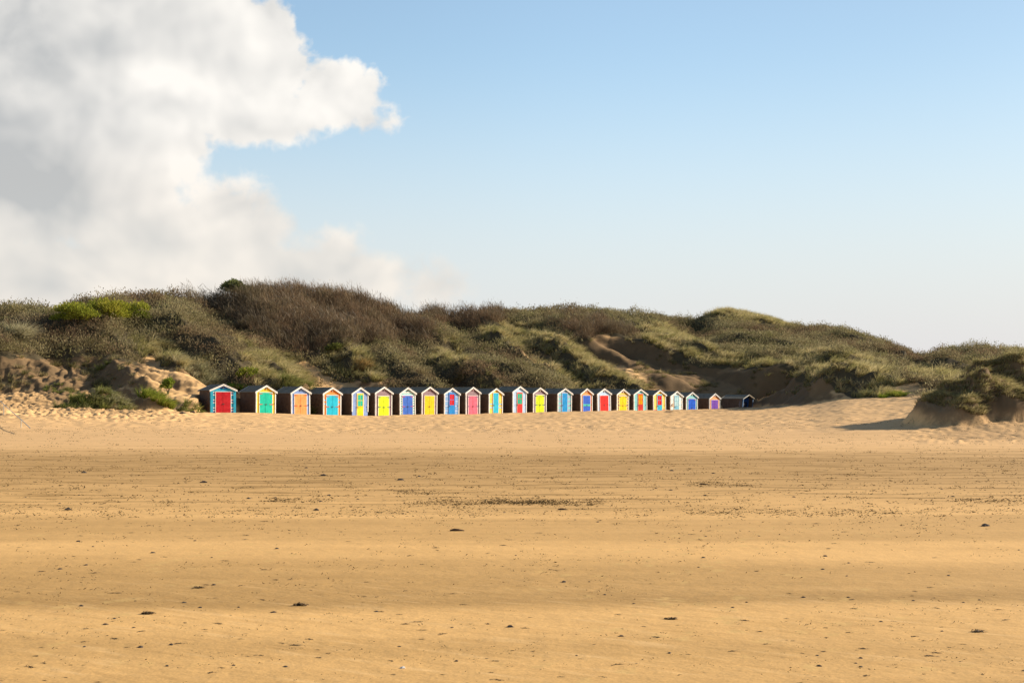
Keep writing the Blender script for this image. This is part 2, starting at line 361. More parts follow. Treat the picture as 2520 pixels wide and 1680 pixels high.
def samp(A, u, Y):
    iu = np.clip((u - UU[0]) / 4.0, 0, len(UU) - 1.001); j = np.clip(np.searchsorted(YY, Y) - 1, 0, len(YY) - 2)
    i = iu.astype(int); fu = iu - i; fy = np.clip((Y - YY[j]) / (YY[j + 1] - YY[j]), 0, 1)
    return (A[i, j] * (1 - fu) + A[i + 1, j] * fu) * (1 - fy) + (A[i, j + 1] * (1 - fu) + A[i + 1, j + 1] * fu) * fy
def ground(u, py, ymin=5.0):
    """the first ground met along a line of sight: world point"""
    i = int(np.clip(round((u - UU[0]) / 4), 0, len(UU) - 1)); col = GPY[i]; ok = np.where((YY > ymin) & (col <= py))[0]
    Y = YY[ok[0]] if len(ok) else YY[np.argmin(np.where(YY > ymin, col, 1e9))]
    if len(ok) and ok[0] > 0 and col[ok[0] - 1] > py: j = ok[0]; Y = YY[j - 1] + (YY[j] - YY[j - 1]) * (col[j - 1] - py) / (col[j - 1] - col[j])
    return Vector(((u - CX) / F_PX * Y, Y, float(samp(Z, np.array([u]), np.array([Y]))[0])))
def zat(x, y):
    x = np.atleast_1d(x); y = np.atleast_1d(y); return samp(Z, x / y * F_PX + CX, y)

# ------------------------------------------------------------------ plant cover map
def inpoly(u, v, poly):
    r = np.zeros(u.shape, bool); n = len(poly)
    for i in range(n):
        x0, y0 = poly[i]; x1, y1 = poly[(i + 1) % n]
        if y0 == y1: continue
        c = ((y0 > v) != (y1 > v)) & (u < (x1 - x0) * (v - y0) / (y1 - y0) + x0); r ^= c
    return r
SANDP = [
 [(-900, 876), (0, 876), (80, 884), (200, 878), (260, 880), (285, 890), (340, 897), (350, 872), (372, 872), (392, 902), (432, 908), (515, 892), (505, 930), (560, 960), (610, 975), (640, 1100), (-900, 1100)],
 [(725, 888), (762, 880), (790, 915), (830, 935), (885, 940), (945, 938), (965, 957), (955, 1100), (700, 1100), (775, 960), (745, 930)],
 [(1405, 842), (1480, 825), (1560, 838), (1600, 845), (1640, 862), (1665, 893), (1750, 905), (1870, 908), (1905, 900), (1960, 935), (2010, 960), (2010, 1100), (1600, 1100), (1590, 962), (1500, 910), (1450, 880)],
 [(1262, 872), (1340, 862), (1368, 905), (1320, 895)],
 [(2190, 955), (2228, 942), (2262, 945), (2285, 960), (2285, 1100), (2150, 1100)],
 [(1990, 985), (2230, 978), (2600, 1000), (3500, 1000), (3500, 1100), (1990, 1100)],
 [(2290, 960), (2340, 948), (2390, 968), (2400, 1005), (2430, 985), (2470, 1000), (2520, 1010), (3500, 990), (3500, 1100), (2270, 1100)],
]
BROWNP = [[(415, 712), (545, 724), (640, 716), (760, 708), (880, 725), (955, 745), (1015, 790), (1090, 840), (1110, 865), (1010, 850), (930, 845), (840, 850), (790, 862), (740, 882), (690, 862), (640, 830), (560, 785), (480, 755)],
          [(1010, 765), (1200, 765), (1260, 795), (1150, 815), (1060, 795)], [(1350, 800), (1480, 790), (1560, 830), (1500, 850), (1400, 830)]]
MARP = [[(780, 865), (850, 850), (905, 860), (950, 915), (940, 940), (860, 935), (800, 918)], [(1060, 850), (1110, 838), (1160, 885), (1130, 925), (1060, 895)],
        [(1170, 820), (1230, 790), (1300, 790), (1400, 830), (1480, 880), (1595, 962), (1440, 962), (1380, 940), (1330, 900), (1290, 870), (1200, 850)],
        [(1545, 805), (1640, 800), (1700, 835), (1770, 868), (1900, 886), (1935, 905), (1800, 908), (1700, 892), (1640, 872), (1580, 840)],
        [(1700, 775), (1760, 740), (1830, 745), (1900, 775), (1990, 795), (1940, 812), (1870, 802), (1790, 795)],
        [(1925, 880), (2020, 868), (2120, 875), (2180, 900), (2230, 965), (2200, 985), (2000, 985), (1940, 945)],
        [(2200, 915), (2290, 905), (2380, 915), (2340, 945), (2240, 940)], [(2280, 935), (2400, 915), (2600, 910), (3500, 900), (3500, 990), (2520, 1010), (2470, 995), (2430, 985), (2390, 960), (2340, 948)],
        [(2420, 835), (2520, 830), (2600, 830), (2600, 880), (2480, 872)],
        [(600, 860), (700, 880), (770, 960), (640, 965), (590, 900)], [(560, 830), (640, 850), (600, 870)],
        [(330, 840), (430, 850), (540, 880), (520, 905), (430, 908), (390, 900), (340, 880)]]
def cover(u, py, x, y):
    """0 sand, 1 buckthorn scrub, 2 bare brown scrub, 3 marram grass"""
    uu = u + fbm(x / 1.6, y / 1.6, 3) * 34; vv = py + fbm(x / 1.6 + 40, y / 1.6, 3) * 22
    c = np.ones(u.shape, int)
    for P in MARP: c[inpoly(uu, vv, P)] = 3
    for P in BROWNP: c[inpoly(uu, vv, P)] = 2
    for P in SANDP: c[inpoly(uu, vv, P)] = 0
    z = samp(Z, u, y); rY = np.interp(u, UU, rowY)
    c[(y < rY + 4.5) & (u < 2230)] = 0
    c[(c == 1) & (y < 98)] = 0; c[(c == 2) & (y < 98)] = 0
    c[(c == 3) & (y < 98)] = 0
    c[(y < 66)] = 0; c[(u > 2230) & (y < rY + 3) & (z < 1.6)] = 0
    return c
cv = cover(GU.ravel(), GPY.ravel(), GX.ravel(), GY.ravel()).reshape(GU.shape)
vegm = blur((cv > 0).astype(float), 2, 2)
EARTH_SHADE = [[(-900, 850), (0, 862), (345, 878), (352, 900), (320, 925), (235, 955), (140, 990), (60, 935), (0, 905), (-900, 905)],  # brown earth, with the shade of left hollow and right scarp painted in
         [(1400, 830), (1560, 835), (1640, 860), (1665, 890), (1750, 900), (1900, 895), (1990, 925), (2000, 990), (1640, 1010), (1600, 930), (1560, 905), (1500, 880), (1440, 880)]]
_wu = GU + fbm(GX / 2, GY / 2, 3) * 60; _wp = GPY + fbm(GX / 2 + 9, GY / 2, 3) * 34; earth = np.zeros(GU.shape)  # mask holds real brown sand plus painted shade
for P_ in EARTH_SHADE: earth[inpoly(_wu, _wp, P_) & (GY > 98)] = 1
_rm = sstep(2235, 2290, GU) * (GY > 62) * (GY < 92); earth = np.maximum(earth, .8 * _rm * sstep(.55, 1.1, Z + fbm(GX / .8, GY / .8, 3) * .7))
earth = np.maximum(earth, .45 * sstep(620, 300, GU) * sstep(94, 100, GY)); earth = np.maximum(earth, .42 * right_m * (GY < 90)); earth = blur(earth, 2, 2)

# ------------------------------------------------------------------ sand material
def sand_mat(name, dune):
    m = bpy.data.materials.new(name); m.use_nodes = True; t = m.node_tree; t.nodes.clear(); q = NG(t)
    pos = q.n('ShaderNodeNewGeometry').outputs['Position']; s3 = q.sep(pos)
    X, Y = s3[0], s3[1]
    wob = q.m('SUBTRACT', q.noise(q.comb(q.m('MULTIPLY', X, .10), q.m('MULTIPLY', Y, .25)), 1.0, 3), .5)
    inv = q.m('DIVIDE', 595.0, q.m('MAXIMUM', Y, 4.0))               # moisture bands lie along the shore
    inv = q.m('ADD', inv, q.m('MULTIPLY', q.m('MULTIPLY', wob, inv), .22))
    ramp = q.n('ShaderNodeValToRGB'); q.put(ramp.inputs[0], q.m('MULTIPLY', inv, 0.01))
    # position = (y_photo-985)/1000 ; 0 = dry pale, 1 = damp dark
    pts = [(0, .12), (.113, .12), (.142, .95), (.19, .84), (.24, .52), (.262, .38), (.28, .12), (.295, .44), (.338, .38), (.352, .04), (.385, .10),
           (.415, .50), (.49, .72), (.514, .10), (.545, .13), (.60, .38), (.66, .22), (.70, .36)]
    e = ramp.color_ramp.elements; e[0].position = 0; e[0].color = (pts[0][1],) * 3 + (1,); e[1].position = pts[-1][0] / .7 * .7; e[1].color = (pts[-1][1],) * 3 + (1,)
    for p_, v_ in pts[1:-1]:
        k = e.new(p_); k.color = (v_, v_, v_, 1)
    damp = ramp.outputs[0]
    # wind streaks
    st = q.noise(q.comb(q.m('MULTIPLY', X, .10), q.m('MULTIPLY', Y, .9), 3.0), 1.0, 6, .62)
    st2 = q.noise(q.comb(q.m('MULTIPLY', X, 1.6), q.m('MULTIPLY', Y, 2.0), 8.0), 1.0, 5, .65)
    d2 = q.m('ADD', damp, q.m('MULTIPLY', q.m('SUBTRACT', st, .5), .85)); d2 = q.m('ADD', d2, q.m('MULTIPLY', q.m('SUBTRACT', st2, .5), .35), clamp=True)
    stk = q.noise(q.comb(q.m('MULTIPLY', X, .32), q.m('MULTIPLY', Y, 1.9), 13.0), 1.0, 7, .74, .2)
    d2 = q.m('ADD', d2, q.m('MULTIPLY', q.mr(stk, .50, .64, -.28, .85), q.m('MULTIPLY', q.mr(Y, 19, 26), q.mr(Y, 56, 44))), clamp=True)
    dry = q.mix(q.mr(Y, 12, 70), (.78, .46, .165), (.78, .48, .215))
    c = q.mix(d2, dry, (.37, .212, .066))
    # gold patches of fresh sand close to the sea
    gp = q.noise(q.comb(q.m('MULTIPLY', X, 1.1), q.m('MULTIPLY', Y, .8), 5.0), 1.0, 4, .6)
    c = q.mix(q.m('MULTIPLY', q.mr(gp, .56, .70), q.mr(Y, 13, 9, 0, .4)), c, (.66, .38, .12))
    # grain
    gr = q.noise(pos, 45, 3, .7); c = q.mix(q.mr(gr, .3, .7, 0, 1, False), q.mix(1.0, c, (.86, .86, .86), 'MULTIPLY'), q.mix(1.0, c, (1.12, 1.12, 1.12), 'MULTIPLY'))
    pa_ = q.m('ADD', q.m('MULTIPLY', X, .57), q.m('MULTIPLY', Y, .82)); pb_ = q.m('SUBTRACT', q.m('MULTIPLY', X, .82), q.m('MULTIPLY', Y, .57))
    wt = q.noise(q.comb(q.m('MULTIPLY', pa_, 9.0), q.m('MULTIPLY', pb_, 1.1), 1.0), 1.0, 4, .6, .1)      # wind tails behind small obstacles
    c = q.mix(q.m('MULTIPLY', q.mr(wt, .50, .72), q.mr(Y, 15, 11, 0, .42)), c, q.mix(1.0, c, (.72, .68, .62), 'MULTIPLY'))
    c = q.mix(q.m('MULTIPLY', q.mr(wt, .46, .30), q.mr(Y, 15, 11, 0, .35)), c, (.86, .56, .25))
    # pale trodden spots (old footprints filled with dry sand)
    nz = q.noise(pos, 5, 3, .6); vo = q.n('ShaderNodeTexVoronoi', feature='F1'); q.put(vo.inputs['Vector'], q.comb(q.m('MULTIPLY_ADD', X, 3.4, q.m('MULTIPLY', nz, 1.2)), q.m('MULTIPLY_ADD', Y, 2.2, q.m('MULTIPLY', nz, .9))))
    vo.inputs['Scale'].default_value = 1.0
    fp_zone = q.m('MULTIPLY', q.mr(q.noise(q.comb(q.m('MULTIPLY', X, .25), q.m('MULTIPLY', Y, .2), 9.), 1.0, 2), .48, .6), q.mr(Y, 24, 18))
    sp = q.m('MULTIPLY', q.mr(vo.outputs['Distance'], .30, .10), fp_zone)
    c = q.mix(q.m('MULTIPLY', sp, .5), c, (.66, .43, .15))
    # dark organic flecks, strongest along the strand lines
    fl = q.noise(q.comb(q.m('MULTIPLY', X, 5.0), q.m('MULTIPLY', Y, 1.5), 2.0), 1.0, 4, .75)
    fz = q.noise(q.comb(q.m('MULTIPLY', X, .06), q.m('MULTIPLY', Y, .16), 4.0), 1.0, 3)
    zone = q.m('MULTIPLY', q.mr(Y, 20, 36), q.mr(Y, 112, 90))
    ff = q.m('MULTIPLY', q.mr(fl, q.m('SUBTRACT', .74, q.m('MULTIPLY', fz, .26)), q.m('SUBTRACT', .84, q.m('MULTIPLY', fz, .26))), zone)
    c = q.mix(q.m('MULTIPLY', ff, .75), c, (.10, .075, .030))
    fl2 = q.noise(q.comb(q.m('MULTIPLY', X, 8.0), q.m('MULTIPLY', Y, 5.0), 7.0), 1.0, 3, .7)
    c = q.mix(q.m('MULTIPLY', q.m('MULTIPLY', q.mr(fl2, .70, .76), q.mr(Y, 30, 12, .1, .8)), .8), c, (.16, .10, .04))
    if dune:
        at = q.n('ShaderNodeAttribute', attribute_name='Col'); _s = q.sep(at.outputs['Color']); veg, ear_shade = _s[0], _s[1]
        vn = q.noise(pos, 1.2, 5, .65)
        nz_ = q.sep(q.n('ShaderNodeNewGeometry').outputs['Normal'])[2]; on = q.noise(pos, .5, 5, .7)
        scarp = q.m('MULTIPLY', q.mr(q.m('ADD', nz_, q.m('MULTIPLY', q.m('SUBTRACT', on, .5), .35)), .93, .74), q.mr(s3[2], .9, 1.5))  # steep faces: humic sand, also darkened to put shade into the colour
        rt = q.noise(q.comb(q.m('MULTIPLY', X, 3.), q.m('MULTIPLY', Y, 3.), q.m('MULTIPLY', s3[2], .8)), 1.0, 6, .75)
        c = q.mix(q.m('MULTIPLY', q.mr(q.m('ADD', ear_shade, q.m('MULTIPLY', q.m('SUBTRACT', rt, .5), .8)), .2, .75), .85), c, q.mix(rt, (.11, .068, .034), (.27, .17, .082)))  # earth brown, kept extra dark to paint in shade
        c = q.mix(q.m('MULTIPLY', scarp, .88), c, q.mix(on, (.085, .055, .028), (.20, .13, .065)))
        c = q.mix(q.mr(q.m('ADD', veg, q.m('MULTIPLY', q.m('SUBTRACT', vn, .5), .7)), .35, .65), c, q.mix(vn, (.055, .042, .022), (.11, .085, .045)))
    b1 = q.n('ShaderNodeBump'); b1.inputs['Strength'].default_value = .55; b1.inputs['Distance'].default_value = .03
    hh = q.m('ADD', q.noise(pos, 3.2, 5, .65), q.m('MULTIPLY', q.noise(q.comb(q.m('MULTIPLY', X, 5.), q.m('MULTIPLY', Y, 14.)), 1.0, 2, .5, 1.0), .22))
    q.put(b1.inputs['Height'], hh)
    bs = q.n('ShaderNodeBsdfPrincipled'); q.put(bs.inputs['Base Color'], c); q.put(bs.inputs['Normal'], b1.outputs[0])
    bs.inputs['Roughness'].default_value = .9; bs.inputs['Specular IOR Level'].default_value = .15
    o = q.n('ShaderNodeOutputMaterial'); t.links.new(bs.outputs[0], o.inputs[0])
    return m
M_SAND = sand_mat('sand', True)
nU, nY = GU.shape
idx = np.arange(nU * nY).reshape(nU, nY)
quads = np.stack([idx[:-1, :-1], idx[1:, :-1], idx[1:, 1:], idx[:-1, 1:]], -1)
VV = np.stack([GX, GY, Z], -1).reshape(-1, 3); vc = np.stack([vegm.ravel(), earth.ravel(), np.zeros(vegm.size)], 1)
def sub_terrain(name, j0, j1):
    q = quads[:, j0:j1].reshape(-1, 4); us = np.arange(nU * nY).reshape(nU, nY)[:, j0:j1 + 1].ravel()
    remap = np.full(nU * nY, -1); remap[us] = np.arange(len(us))
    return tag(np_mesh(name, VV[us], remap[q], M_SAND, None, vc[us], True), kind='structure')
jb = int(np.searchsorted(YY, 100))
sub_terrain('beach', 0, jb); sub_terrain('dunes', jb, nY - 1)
mb = MB(); mb.add([(-4000, -1500, -.35), (4000, -1500, -.35), (4000, 6000, -.35), (-4000, 6000, -.35)], [(0, 1, 2, 3)])
M_FAR = bpy.data.materials.new('far_sand'); M_FAR.use_nodes = True
_b = M_FAR.node_tree.nodes['Principled BSDF']; _b.inputs['Roughness'].default_value = .95
_n = NG(M_FAR.node_tree); _b_c = _n.mix(_n.noise(_n.n('ShaderNodeNewGeometry').outputs['Position'], .05, 4), (.5, .31, .13), (.38, .24, .1)); _n.put(_b.inputs['Base Color'], _b_c)
tag(mb.build('ground', M_FAR), kind='structure')
# ------------------------------------------------------------------ beach huts
_paint = {}
def paint(hexc, rough=.45, wear=.5):
    key = (hexc, rough, wear)
    if key in _paint: return _paint[key]
    m = bpy.data.materials.new('paint_' + hexc.lstrip('#')); m.use_nodes = True; q = NG(m.node_tree); b = m.node_tree.nodes['Principled BSDF']
    c = srgb(hexc); oi = q.n('ShaderNodeObjectInfo'); tcn = q.n('ShaderNodeTexCoord')
    v = q.n('ShaderNodeVectorMath', operation='ADD'); q.put(v.inputs[0], tcn.outputs['Object']); q.put(v.inputs[1], q.comb(oi.outputs['Random'], 0, q.m('MULTIPLY', oi.outputs['Random'], 13.0)))
    n = q.noise(v.outputs[0], 3.0, 5, .65); n2 = q.noise(v.outputs[0], 16.0, 4, .7)
    dark = tuple(x * .78 for x in c); light = tuple(min(1, x * 1.04 + .012) for x in c)
    cc = q.mix(q.mr(n, .3, .7), dark, light)
    cc = q.mix(q.m('MULTIPLY', q.mr(n2, .66, .74), wear), cc, (.62, .58, .5))
    q.put(b.inputs['Base Color'], cc); b.inputs['Roughness'].default_value = rough; b.inputs['Specular IOR Level'].default_value = .3
    _paint[key] = m; return m
BROWN = paint('#66503E', .8, .12); WHITE = paint('#EFEAE0', .5, .0); FELT = paint('#86806F', .9, .15); IRON = paint('#3A3532', .5, 0); NAVY = paint('#1F2A44', .6, 0)
def hw(z, W, he, H):   # half width of the gable wall at height z
    return W / 2 if z <= he else max(.02, W / 2 * (1 - (z - he) / (H - he)))
CM = {'cyan': '#1FA3BE', 'blue': '#5F88C4', 'blue2': '#7E98CC', 'teal': '#6BBDB8', 'white': '#EFE9DC', 'yellow': '#F5C400', 'orange': '#F58A12', 'lilac': '#8FA5D6', 'mauve': '#8C6A6E',
      'sky': '#74B4DC', 'pale': '#A9C2DE', 'grey': '#8F9DB8', 'deep': '#2F62A8', 'purple': '#7C6196', 'red': '#D8412A', 'cream': '#F3E8D2', 'pteal': '#9CC6CC', 'aqua': '#6FC0C6'}
# kind, door, wall pattern (top to bottom), extras
SPEC = [
 dict(k='d', door='#C1121F', pat=['deep'] * 3 + ['cyan'] * 2 + ['white'] + ['deep'] + ['white'] + ['cyan'] * 3 + ['white', 'deep', 'white'] + ['cyan'] * 3 + ['white', 'deep', 'white', 'deep'], trim='#22A0BE', trimw=.20, hinge=None, plaque='#5F5B66',
      lab='beach hut with red double doors and cyan corner boards, leftmost of the row', gable='deep'),
 dict(k='d', door='#00BFA0', pat=['yellow'], hinge='#D0503C', plaque='#9A8560', lab='beach hut with turquoise green double doors in yellow boarding'),
 dict(k='d', door='#FFA35C', pat=['blue2'], hinge='#E04A2A', plaque='#4E5566', lab='beach hut with peach double doors in lavender blue boarding'),
 dict(k='d', door='#0CBAD6', pat=['orange'] * 9 + ['sky', 'orange', 'orange', 'sky'] + ['orange'] * 9, hinge='#C8453E', plaque='#A28A6C', lab='beach hut with cyan double doors in orange boarding crossed by pale blue stripes'),
 dict(k='s', door='#F9D500', pat=['blue2'], win='#12BFA0', lab='beach hut with a single yellow door holding green panes in blue boarding'),
 dict(k='d', door='#D9EA00', pat=['mauve'], hinge='#44586E', plaque='#6E5A5A', lab='beach hut with lime double doors right beside the hut with a glazed yellow door'),
 dict(k='d', door='#3A6CC8', pat=['teal', 'white'], hinge='#C2467A', plaque='#5B6B5E', lab='beach hut with scuffed royal blue double doors in teal and white stripes'),
 dict(k='d', door='#F8CC00', pat=['mauve'], hinge=None, plaque='#8A5A50', lab='beach hut with golden yellow double doors in plain mauve boarding'),
 dict(k='s', door='#1489D2', pat=['sky', 'blue2', 'pale', 'blue2'], win='#DE2020', frame='#5A8EDC', lab='beach hut with a blue door holding red panes in pale blue boarding'),
 dict(k='d', door='#EC6C82', pat=['mauve', 'mauve', 'mauve'], hinge='#7B5C88', plaque='#D0A0A0', wtrim=True, lab='beach hut with pink double doors in mauve boarding'),
 dict(k='s', door='#1EB4D0', pat=['yellow'] * 13 + ['sky', 'yellow', 'yellow', 'sky'] + ['yellow'] * 6, lab='beach hut with a plain cyan single door in yellow boarding with two pale blue stripes'),
 dict(k='s', door='#DC3028', pat=['pale'], win='#14B890', lab='beach hut with a red door holding green panes in pale blue boarding'),
 dict(k='d', door='#D6E800', pat=['mauve'], hinge='#4E5E6E', plaque='#C9BCA4', lab='beach hut with lime double doors just right of the glazed red door and green panes'),
 dict(k='s', door='#0F94D8', pat=['teal', 'aqua', 'grey', 'grey'], lab='beach hut with a plain sky blue single door in wide teal and grey stripes'),
 dict(k='d1', door='#2C62CE', pat=['orange'], band='#3FC8B4', plaque='#D8CDB6', lab='beach hut with a broad blue door crossed by a turquoise band in orange boarding'),
 dict(k='d', door='#E01E14', pat=['pale'], plaque='#C9C2B6', hinge=None, lab='beach hut with scarlet double doors in pale blue boarding'),
 dict(k='d', door='#F9D000', pat=['yellow', 'yellow', 'mauve'], hinge='#44506A', plaque='#D6CDB8', lab='beach hut with yellow double doors in yellow and purple striped boarding'),
 dict(k='s', door='#D0301C', pat=['aqua', 'teal'], win='#F5A014', lab='beach hut with a red door holding orange panes in teal boarding'),
 dict(k='s', door='#2FB4D4', pat=['yellow'] * 18 + ['red', 'cream', 'cream'], win='#E02020', lab='beach hut with a cyan door holding red panes in yellow boarding'),
 dict(k='s', door='#7AB8CE', pat=['cream', 'white', 'pteal', 'cream', 'cream'], win='#BCE0E4', ring=True, lab='beach hut with a pale blue glazed door in cream and pale blue stripes'),
 dict(k='d', door='#1660D8', pat=['aqua', 'teal'], plaque='#D8C9A8', hinge='#A04A80', lowh=True, lab='beach hut with bright blue double doors in pale teal boarding'),
 dict(k='d', door='#7D4AB4', pat=['orange'], plaque='#EFE6D2', hinge=None, lab='beach hut with purple double doors in orange boarding'),
 dict(k='x', door='#22304E', pat=['deep'], lab='leaning dark beach hut with an open navy front, rightmost of the row', shear=.16),
]
def build_hut(i):
    g_, S = hut_geo[i], SPEC[i]; W, H = g_['W'], g_['zr'] - g_['floor']; sh = S.get('shear', 0.0); rnd = random.Random(100 + i)
    D = {0: 2.5, 21: 2.7, 22: 3.0}.get(i, 2.5); oh = .1; pitch_drop = {0: .45, 22: .40}.get(i, .50); he = H - pitch_drop
    rz = math.atan2(RD[1], RD[0]) + {0: R(-9), 21: R(2), 22: R(3)}.get(i, R(rnd.uniform(-1.2, 1.2)))
    if i == 0: W *= .96
    P = g_['P']
    root = empty('beach_hut', (P[0], P[1], g_['floor']), rz)
    root.rotation_euler = (R(rnd.uniform(-.6, .6)), R(rnd.uniform(-.9, .9)) if i else 0, rz)
    tag(root, S['lab'], 'beach hut', 'beach huts in a row at the foot of the dunes')
    tw = S.get('trimw', .065); yf = 0.0 if i != 22 else .55
    # front wall of feather edged boards
    names = []; 
    for c in ([S.get('gable')] if S.get('gable') else []) + S['pat']:
        if c not in names: names.append(c)
    mats = [paint(CM[c], .55, .25) for c in names]
    mb = MB(); n = 22; top = H - .03; hb = top / n
    for k in range(n):
        z0, z1 = k * hb, (k + 1) * hb - .008; kk = n - 1 - k
        c = S['pat'][kk % len(S['pat'])] if len(S['pat']) < 12 else S['pat'][min(kk, len(S['pat']) - 1)]
        a0, a1 = hw(z0, W - .04, he, H), hw(z1, W - .04, he, H)
        mb.add([(-a0, yf - .022, z0), (a0, yf - .022, z0), (a1, yf - .006, z1), (-a1, yf - .006, z1), (-a0, yf + .03, z0), (a0, yf + .03, z0), (a1, yf + .03, z1), (-a1, yf + .03, z1)],
               [(0, 1, 2, 3), (5, 4, 7, 6), (0, 4, 5, 1), (3, 2, 6, 7), (0, 3, 7, 4), (1, 5, 6, 2)], names.index(c))
    mb.build('front_wall', mats, root, sh)
    # side and back walls
    for s_ in (-1, 1):
        mb = MB(); ns = 16; hs = (he - .015) / ns
        for k in range(ns):
            z0, z1 = k * hs, (k + 1) * hs - .006; xo, xi = s_ * (W / 2 + .012), s_ * (W / 2 - .004); xb = s_ * (W / 2 - .04)
            y0, y1 = (.035 if i != 22 else .0), D
            mb.add([(xo, y0, z0), (xo, y1, z0), (xi, y1, z1), (xi, y0, z1), (xb, y0, z0), (xb, y1, z0), (xb, y1, z1), (xb, y0, z1)],
                   [(0, 1, 2, 3), (5, 4, 7, 6), (0, 4, 5, 1), (3, 2, 6, 7), (0, 3, 7, 4), (1, 5, 6, 2)])
        mb.build('side_wall', BROWN, root, sh)
    mb = MB(); mb.prism([(-W / 2 + .045, D, 0), (W / 2 - .045, D, 0), (W / 2 - .045, D, he), (0, D, H - .04), (-W / 2 + .045, D, he)],
                        [(-W / 2 + .045, D - .04, 0), (W / 2 - .045, D - .04, 0), (W / 2 - .045, D - .04, he), (0, D - .04, H - .04), (-W / 2 + .045, D - .04, he)])
    mb.build('back_wall', BROWN, root, sh)
    # roof: two felted slopes with lap seams
    sl = (H - he) / (W / 2); y0, y1 = -.13, D + .10; xe = W / 2 + oh; ze = H - sl * xe
    mb = MB()
    for s_ in (-1, 1):
        ring = lambda y: [(0, y, H + .0), (s_ * xe, y, ze), (s_ * xe, y, ze + .035), (0, y, H + .04)]
        a, b = ring(y0 + .032), ring(y1 - .032)
        mb.prism(a, b) if s_ < 0 else mb.prism(b, a)
        for yy_ in (D * .34, D * .68):
            w_ = .02; q0 = [(s_ * .01, yy_ - w_, H + .05), (s_ * xe, yy_ - w_, ze + .045), (s_ * xe, yy_ + w_, ze + .045), (s_ * .01, yy_ + w_, H + .05)]
            q1 = [(x, y, z - .012) for x, y, z in q0]; mb.prism(q0, q1) if s_ > 0 else mb.prism(q1, q0)
    mb.box(-.05, .05, y0 + .04, y1 - .04, H + .030, H + .058)
    mb.build('roof', FELT, root, sh)
    # bargeboards front and back, each board a part
    bw = .15 if i != 22 else .10
    for yb_, nm in ((y0, 'f'), (y1 - .028, 'b')):
        for s_ in (-1, 1):
            mb = MB(); xx = xe + .03; zz = H - sl * xx
            r0 = [(0, yb_, H + .055), (0, yb_, H + .055 - bw), (s_ * xx, yb_, zz + .055 - bw), (s_ * xx, yb_, zz + .055)]
            r1 = [(x, y + .028, z) for x, y, z in r0]
            (mb.prism(r0, r1) if s_ > 0 else mb.prism(r1, r0))
            if nm == 'f':   # weathering strip on the upper edge
                t0 = [(0, yb_ - .016, H + .060), (0, yb_ - .016, H + .012), (s_ * xx, yb_ - .016, zz + .012), (s_ * xx, yb_ - .016, zz + .060)]
                t1 = [(x, y + .015, z) for x, y, z in t0]; (mb.prism(t0, t1) if s_ > 0 else mb.prism(t1, t0))
            mb.build('bargeboard', (paint('#A8957A', .7, 0) if s_ > 0 else paint('#C9C2B2', .6, 0)) if i == 22 else WHITE, root, sh)
    # corner boards
    tc_ = paint(S['trim'], .5, .1) if S.get('trim') else WHITE
    if i == 22: tc_ = paint('#5E7FA0', .6, .1)
    for s_ in (-1, 1):
        mb = MB(); zb = 0.0 if i != 4 else .42
        x0, x1 = sorted((s_ * (W / 2 + .025), s_ * (W / 2 - tw)))
        mb.box(x0, x1, -.055, -.024, zb, he - .01); mb.box(*sorted((s_ * (W / 2 + .014), s_ * (W / 2 + .03))), -.020, .05, zb, he - .02)
        mb.build('corner_board', tc_, root, sh)
    if i == 22: 
        mb = MB(); mb.box(-W * .30, W * .30, yf - .06, yf - .024, .05, 1.7); d = mb.build('door', NAVY, root, sh)
        return root
    yd = -.055
    if S['k'] in ('d', 'd1'):
        dw = W * (.325 if i else .30); dh = min(he + .02, 1.80)
        mb = MB(); f = .04
        for s_ in (-1, 1): mb.box(*sorted((s_ * dw, s_ * (dw + f))), yd, -.024, 0, dh + f)
        mb.box(-dw + .001, dw - .001, yd, -.024, dh + .001, dh + f)
        mb.build('door_frame', WHITE, root)
        leaves = [(-dw + .004, -.006), (.006, dw - .004)] if S['k'] == 'd' else [(-dw + .004, dw - .004)]
        for j, (a, b) in enumerate(leaves):
            c = srgb(S['door'])
            mb = MB(); mb.box(a, b, yd + .006, -.026, .03, dh - .008)
            nb = 4
            for q_ in range(1, nb):
                x = a + (b - a) * q_ / nb; mb.box(x - .003, x + .003, yd + .0035, yd + .0055, .05, dh - .03)
            if j: mb.box(a - .02, a + .03, yd - .006, yd + .003, .03, dh - .01)
            d = mb.build('door', paint(S['door'], .33, .35 if i in (6, 9) else .1), root)
            if i == 1 and j == 1: pass
            if S.get('band'):
                mb = MB(); mb.box(a + .01, b - .01, yd - .008, yd + .003, .72, .92); mb.build('band', paint(S['band']), d)
            if S.get('hinge'):
                for hz_ in ((.80, dh - .10) if not S.get('lowh') else (.16, dh - .1)):
                    mb = MB(); L = .30; out_ = a if (a < -.1) else b; sg = 1 if out_ == a else -1
                    zc = hz_
                    ring0 = [(out_ - sg * .03, yd - .012, zc - .045), (out_ + sg * L, yd - .012, zc - .012), (out_ + sg * L, yd - .012, zc + .012), (out_ - sg * .03, yd - .012, zc + .045)]
                    ring1 = [(x, yd + .001, z) for x, y, z in ring0]
                    mb.prism(ring0, ring1) if sg > 0 else mb.prism(ring1, ring0)
                    mb.build('hinge', paint(S['hinge'], .5, .1), d)
            if (j == 1 or S['k'] == 'd1'):
                mb = MB(); mb.box(-.11, .10, yd - .030, yd - .008, .79, .83); mb.box(-.02, .03, yd - .050, yd - .031, .735, .785); mb.build('padbolt', IRON, d)
    else:
        dw = W * .20; dh = min(H - .42, 2.05)
        mb = MB(); f = .035
        for s_ in (-1, 1): mb.box(*sorted((s_ * dw, s_ * (dw + f))), yd, -.024, 0, dh + f)
        mb.box(-dw + .001, dw - .001, yd, -.024, dh + .001, dh + f)
